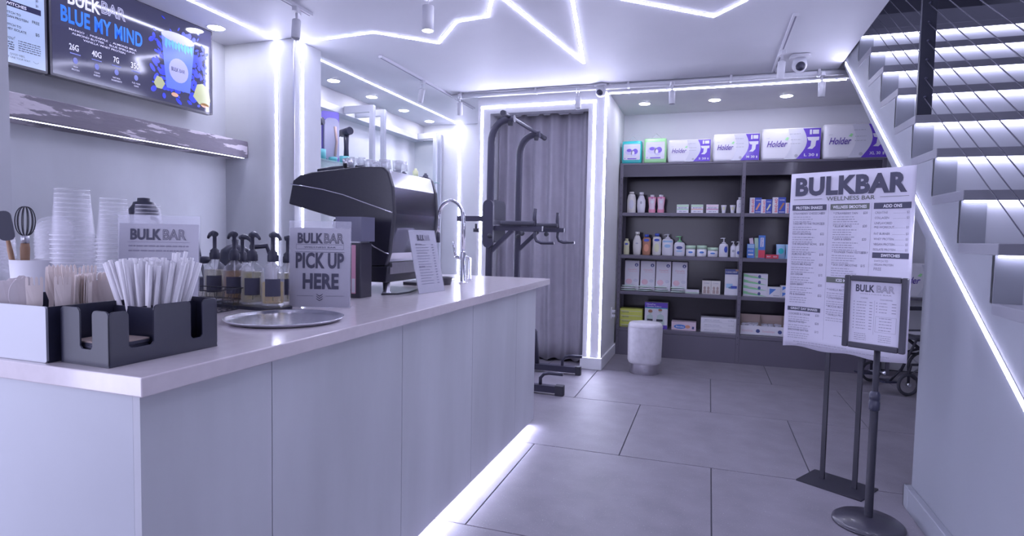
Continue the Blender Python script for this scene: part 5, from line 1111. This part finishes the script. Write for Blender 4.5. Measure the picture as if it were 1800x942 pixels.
for i in range(6): m.rect(-.29+i*.025, -.265+i*.025, .822, .824).rect(.14+i*.022, .162+i*.022, .822, .824)
onposter(m).build('subheading', 'ink_green', sheet)
def band(x0, x1, z0, z1, m, nm):
    b = MB(); n = 8
    for i in range(n): b.rect(x0+(x1-x0)*i/n, x0+(x1-x0)*(i+1)/n, z0, z1)
    onposter(b).build(nm, m, sheet)
bands = [(-.295, -.115, .762, .793, 'ink', 'PROTEIN SHAKES', .14), (-.095, .095, .762, .793, 'ink_green', 'WELLNESS SMOOTHIES', .165), (.115, .285, .762, .793, 'ink', 'ADD ONS', .085),
         (.12, .285, .515, .543, 'ink', 'SWITCHES', .085), (-.295, -.125, .205, .228, 'ink', 'GREAT DAY SHAKES', .14), (-.10, .10, .375, .405, 'ink_green', 'ICED MATCHA', .10), ]
wt2 = MB()
for x0, x1, z0, z1, mm, tx, tw in bands:
    band(x0, x1, z0, z1, mm, 'heading_band'); wt2.text(tx, (x0+x1)/2, z0+.007, (z1-z0)*.52, tw, 0, .03, 0, 'c')
onposter(wt2, .0034).build('band_lettering', 'pale_ink', sheet)
ln = MB(); fine = MB()
def item(x0, x1, z, name, price, sublines=3):
    ln.text(name, x0, z, .0115, None, 0, .018); ln.text(price, x1, z, .0125, None, 0, .02, 0, 'r')
    for k in range(sublines): fine.scribble(x0, x0+(x1-x0)*random.uniform(.5, .78), z-.016-.0125*k, .004)
random.seed(21)
for i, (nm, pc) in enumerate((('STRAWBERRY CHEESECAKE', '$20'), ('TAKE ME TO THE TROPICS', '$20'), ('PANTS BROWNIE', '$22'), ('THE BREAKFAST BOWL', '$18'), ('ALMOND BUTTER', '$18'), ('VEGAN ME PLEASE', '$20'), ('ISH CREAM', '$15'), ('LEAN BERRY', '$20'), ('PB & BANANA', '$22'))):
    item(-.288, -.122, .740-i*.056, nm, pc, 3)
for i, (nm, pc) in enumerate((('STRAWBERRY TAIN', '$20'), ('BLUE MY MIND', '$20'), ('LEAN & GREEN', '$20'), ('YOUNGER THAN YESTERDAY', '$15'), ('SICK DAY SMOOTHIE', '$15'))):
    item(-.078, .088, .738-i*.068, '* '+nm, pc, 4)
for i, (nm, pc) in enumerate((('CREATINE', '$2'), ('COLLAGEN', '$3'), ('UNFLAVORED', ''), ('PRE-WORKOUT', '$3'), ('FAT BURNER', '$3'), ('WHEY PROTEIN', '$5'), ('VEGAN PROTEIN', '$5'), ('ISOLATE PROTEIN', '$5'))):
    z = .738-i*.0265+(.006 if i == 3 else 0); ln.text(nm, .122, z, .0115, None, 0, .012); ln.text(pc or '.', .278, z, .0115, None, 0, .012, 0, 'r')
    if pc: fine.scribble(.205, .262, z+.001, .0016)
ln.text('SWITCH TO', .130, .495, .0105, None, 0, .012).text('VEGAN PROTEIN', .130, .477, .0105, None, 0, .012).text('FREE', .130, .452, .016, None, 0, .005)
ln.text('HOT OR ICED', -.02, .352, .009, None, 0, .0)
for i, (nm, pc) in enumerate((('VANILLA MATCHA', '$10'), ('STRAWBERRY MATCHA', '$10'), ('MOCHA MATCHA', '$10'), ('VANILLA PROTEIN', '$12'))): item(-.095, .085, .332-i*.045, '* '+nm, pc, 2)
for i, (nm, pc) in enumerate((('COOKIES & CREAM', '$20'), ('PEANUT BITES', '$20'), ('BROWNIE BATTER', '$15'))): item(-.288, -.13, .182-i*.045, nm, pc, 3)
fine.scribble(-.26, .02, .030, .004).scribble(-.24, .22, .018, .0035).scribble(-.05, .08, .09, .004)
for x in (-.105, .105):
    for k in range(30): fine.rect(x, x+.0015, .06+k*.0245, .06+k*.0245+.024)
onposter(ln).build('menu_lettering', 'ink_soft', sheet); onposter(fine).build('fine_print', mat('ink_faint', (.36, .35, .43), .6), sheet)
# ---- framed sign on round-based pole
fs_ = thing('sign_stand', 'black framed menu sign on a round-based pole in front of the poster', 'sign', (.742, 3.03, 0), TH)
MB().lathe([(0, 0), (.145, 0), (.15, .004), (.148, .012), (.135, .022), (.06, .034), (.02, .038), (0, .038)], 48, cap=False).build('base', 'black_satin', fs_)
MB().lathe([(.0175, .036), (.0175, .56), (.0155, .565), (0, .565)], 20, cap=False).build('pole', 'black_metal', fs_)
MB().lathe([(.019, .535), (.023, .540), (.023, .575), (.0205, .578), (.0205, .586), (.0225, .59), (.0225, .612), (.017, .622), (.014, .625)], 18).build('collar', 'black_plastic', fs_)
MB().lathe([(.013, .62), (.013, .84), (0, .84)], 18, cap=False).build('upper_pole', 'black_metal', fs_)
k = MB().lathe([(.005, 0), (.005, .015), (.008, .018), (.008, .025)], 10); k.xf(Matrix.Translation((.012, 0, .715)) @ Matrix.Rotation(PI/2, 4, 'Y')); k.build('thumb_screw', 'aluminium', fs_)
FX0, FX1, FZ0, FZ1, FB = -.140, .118, .815, 1.150, .026
for x0, x1, z0, z1, in ((FX0, FX0+FB, FZ0, FZ1), (FX1-FB, FX1, FZ0, FZ1)):
    MB().box(x0, x1, -.040, -.018, z0, z1).build('frame_side', 'black_satin', fs_, bevel=.006)
for z0, z1 in ((FZ0, FZ0+FB), (FZ1-FB, FZ1)): MB().box(FX0+FB, FX1-FB, -.040, -.018, z0, z1).build('frame_side', 'black_satin', fs_, bevel=.006)
MB().box(FX0+.01, FX1-.01, -.018, -.012, FZ0+.01, FZ1-.01).build('back_board', 'black_satin', fs_)
MB().box(-.02, .02, -.012, .013, .82, .90).build('bracket', 'black_metal', fs_)
pp = MB().box(FX0+FB-.004, FX1-FB+.004, -.026, -.0185, FZ0+FB-.004, FZ1-FB+.004).build('printed_sheet', 'poster_paper', fs_)
y = -.0268; xm = (FX0+FX1)/2
MB().text('BULK', xm-.082, 1.078, .032, .078, y, .035).build('bold_lettering', 'ink', pp)
m = MB().text('BAR', xm+.004, 1.078, .032, .072, y, 0, .02).text('WELLNESS BAR', xm, 1.065, .005, .13, y, 0, 0, 'c').text('COFFEE', xm-.045, 1.045, .006, .03, y, .01, 0, 'c').text('COLD BREWED', xm+.045, 1.043, .006, .05, y, .01, 0, 'c')
random.seed(8)
for i in range(10):
    z = 1.028-i*.0135; m.scribble(xm-.075, xm-.035, z, .0028, y); m.rect(xm-.022, xm-.010, z, z+.003, y); m.rect(xm-.088, xm-.084, z, z+.004, y)
    if i < 4: m.scribble(xm+.018, xm+.05, z, .0028, y); m.rect(xm+.068, xm+.085, z, z+.003, y); m.rect(xm+.006, xm+.010, z, z+.004, y)
    if 4 < i < 10: m.scribble(xm+.02, xm+.07, z, .0028, y)
for a, b, c, d in ((xm+.005, xm+.088, .968, .969), (xm+.005, xm+.088, .898, .899), (xm+.005, xm+.006, .898, .969), (xm+.087, xm+.088, .898, .969), (xm-.002, xm-.001, .885, 1.04)): m.rect(a, b, c, d, y)
for i in range(4): m.scribble(xm-.08, xm-.03, .882-i*.009, .0025, y); m.scribble(xm+.02, xm+.07, .882-i*.009, .0025, y)
m.build('menu_lettering', 'ink_soft', pp)
for _o in list(bpy.data.objects):
    if _o.type == 'MESH' and not _o.users_collection: bpy.data.objects.remove(_o)
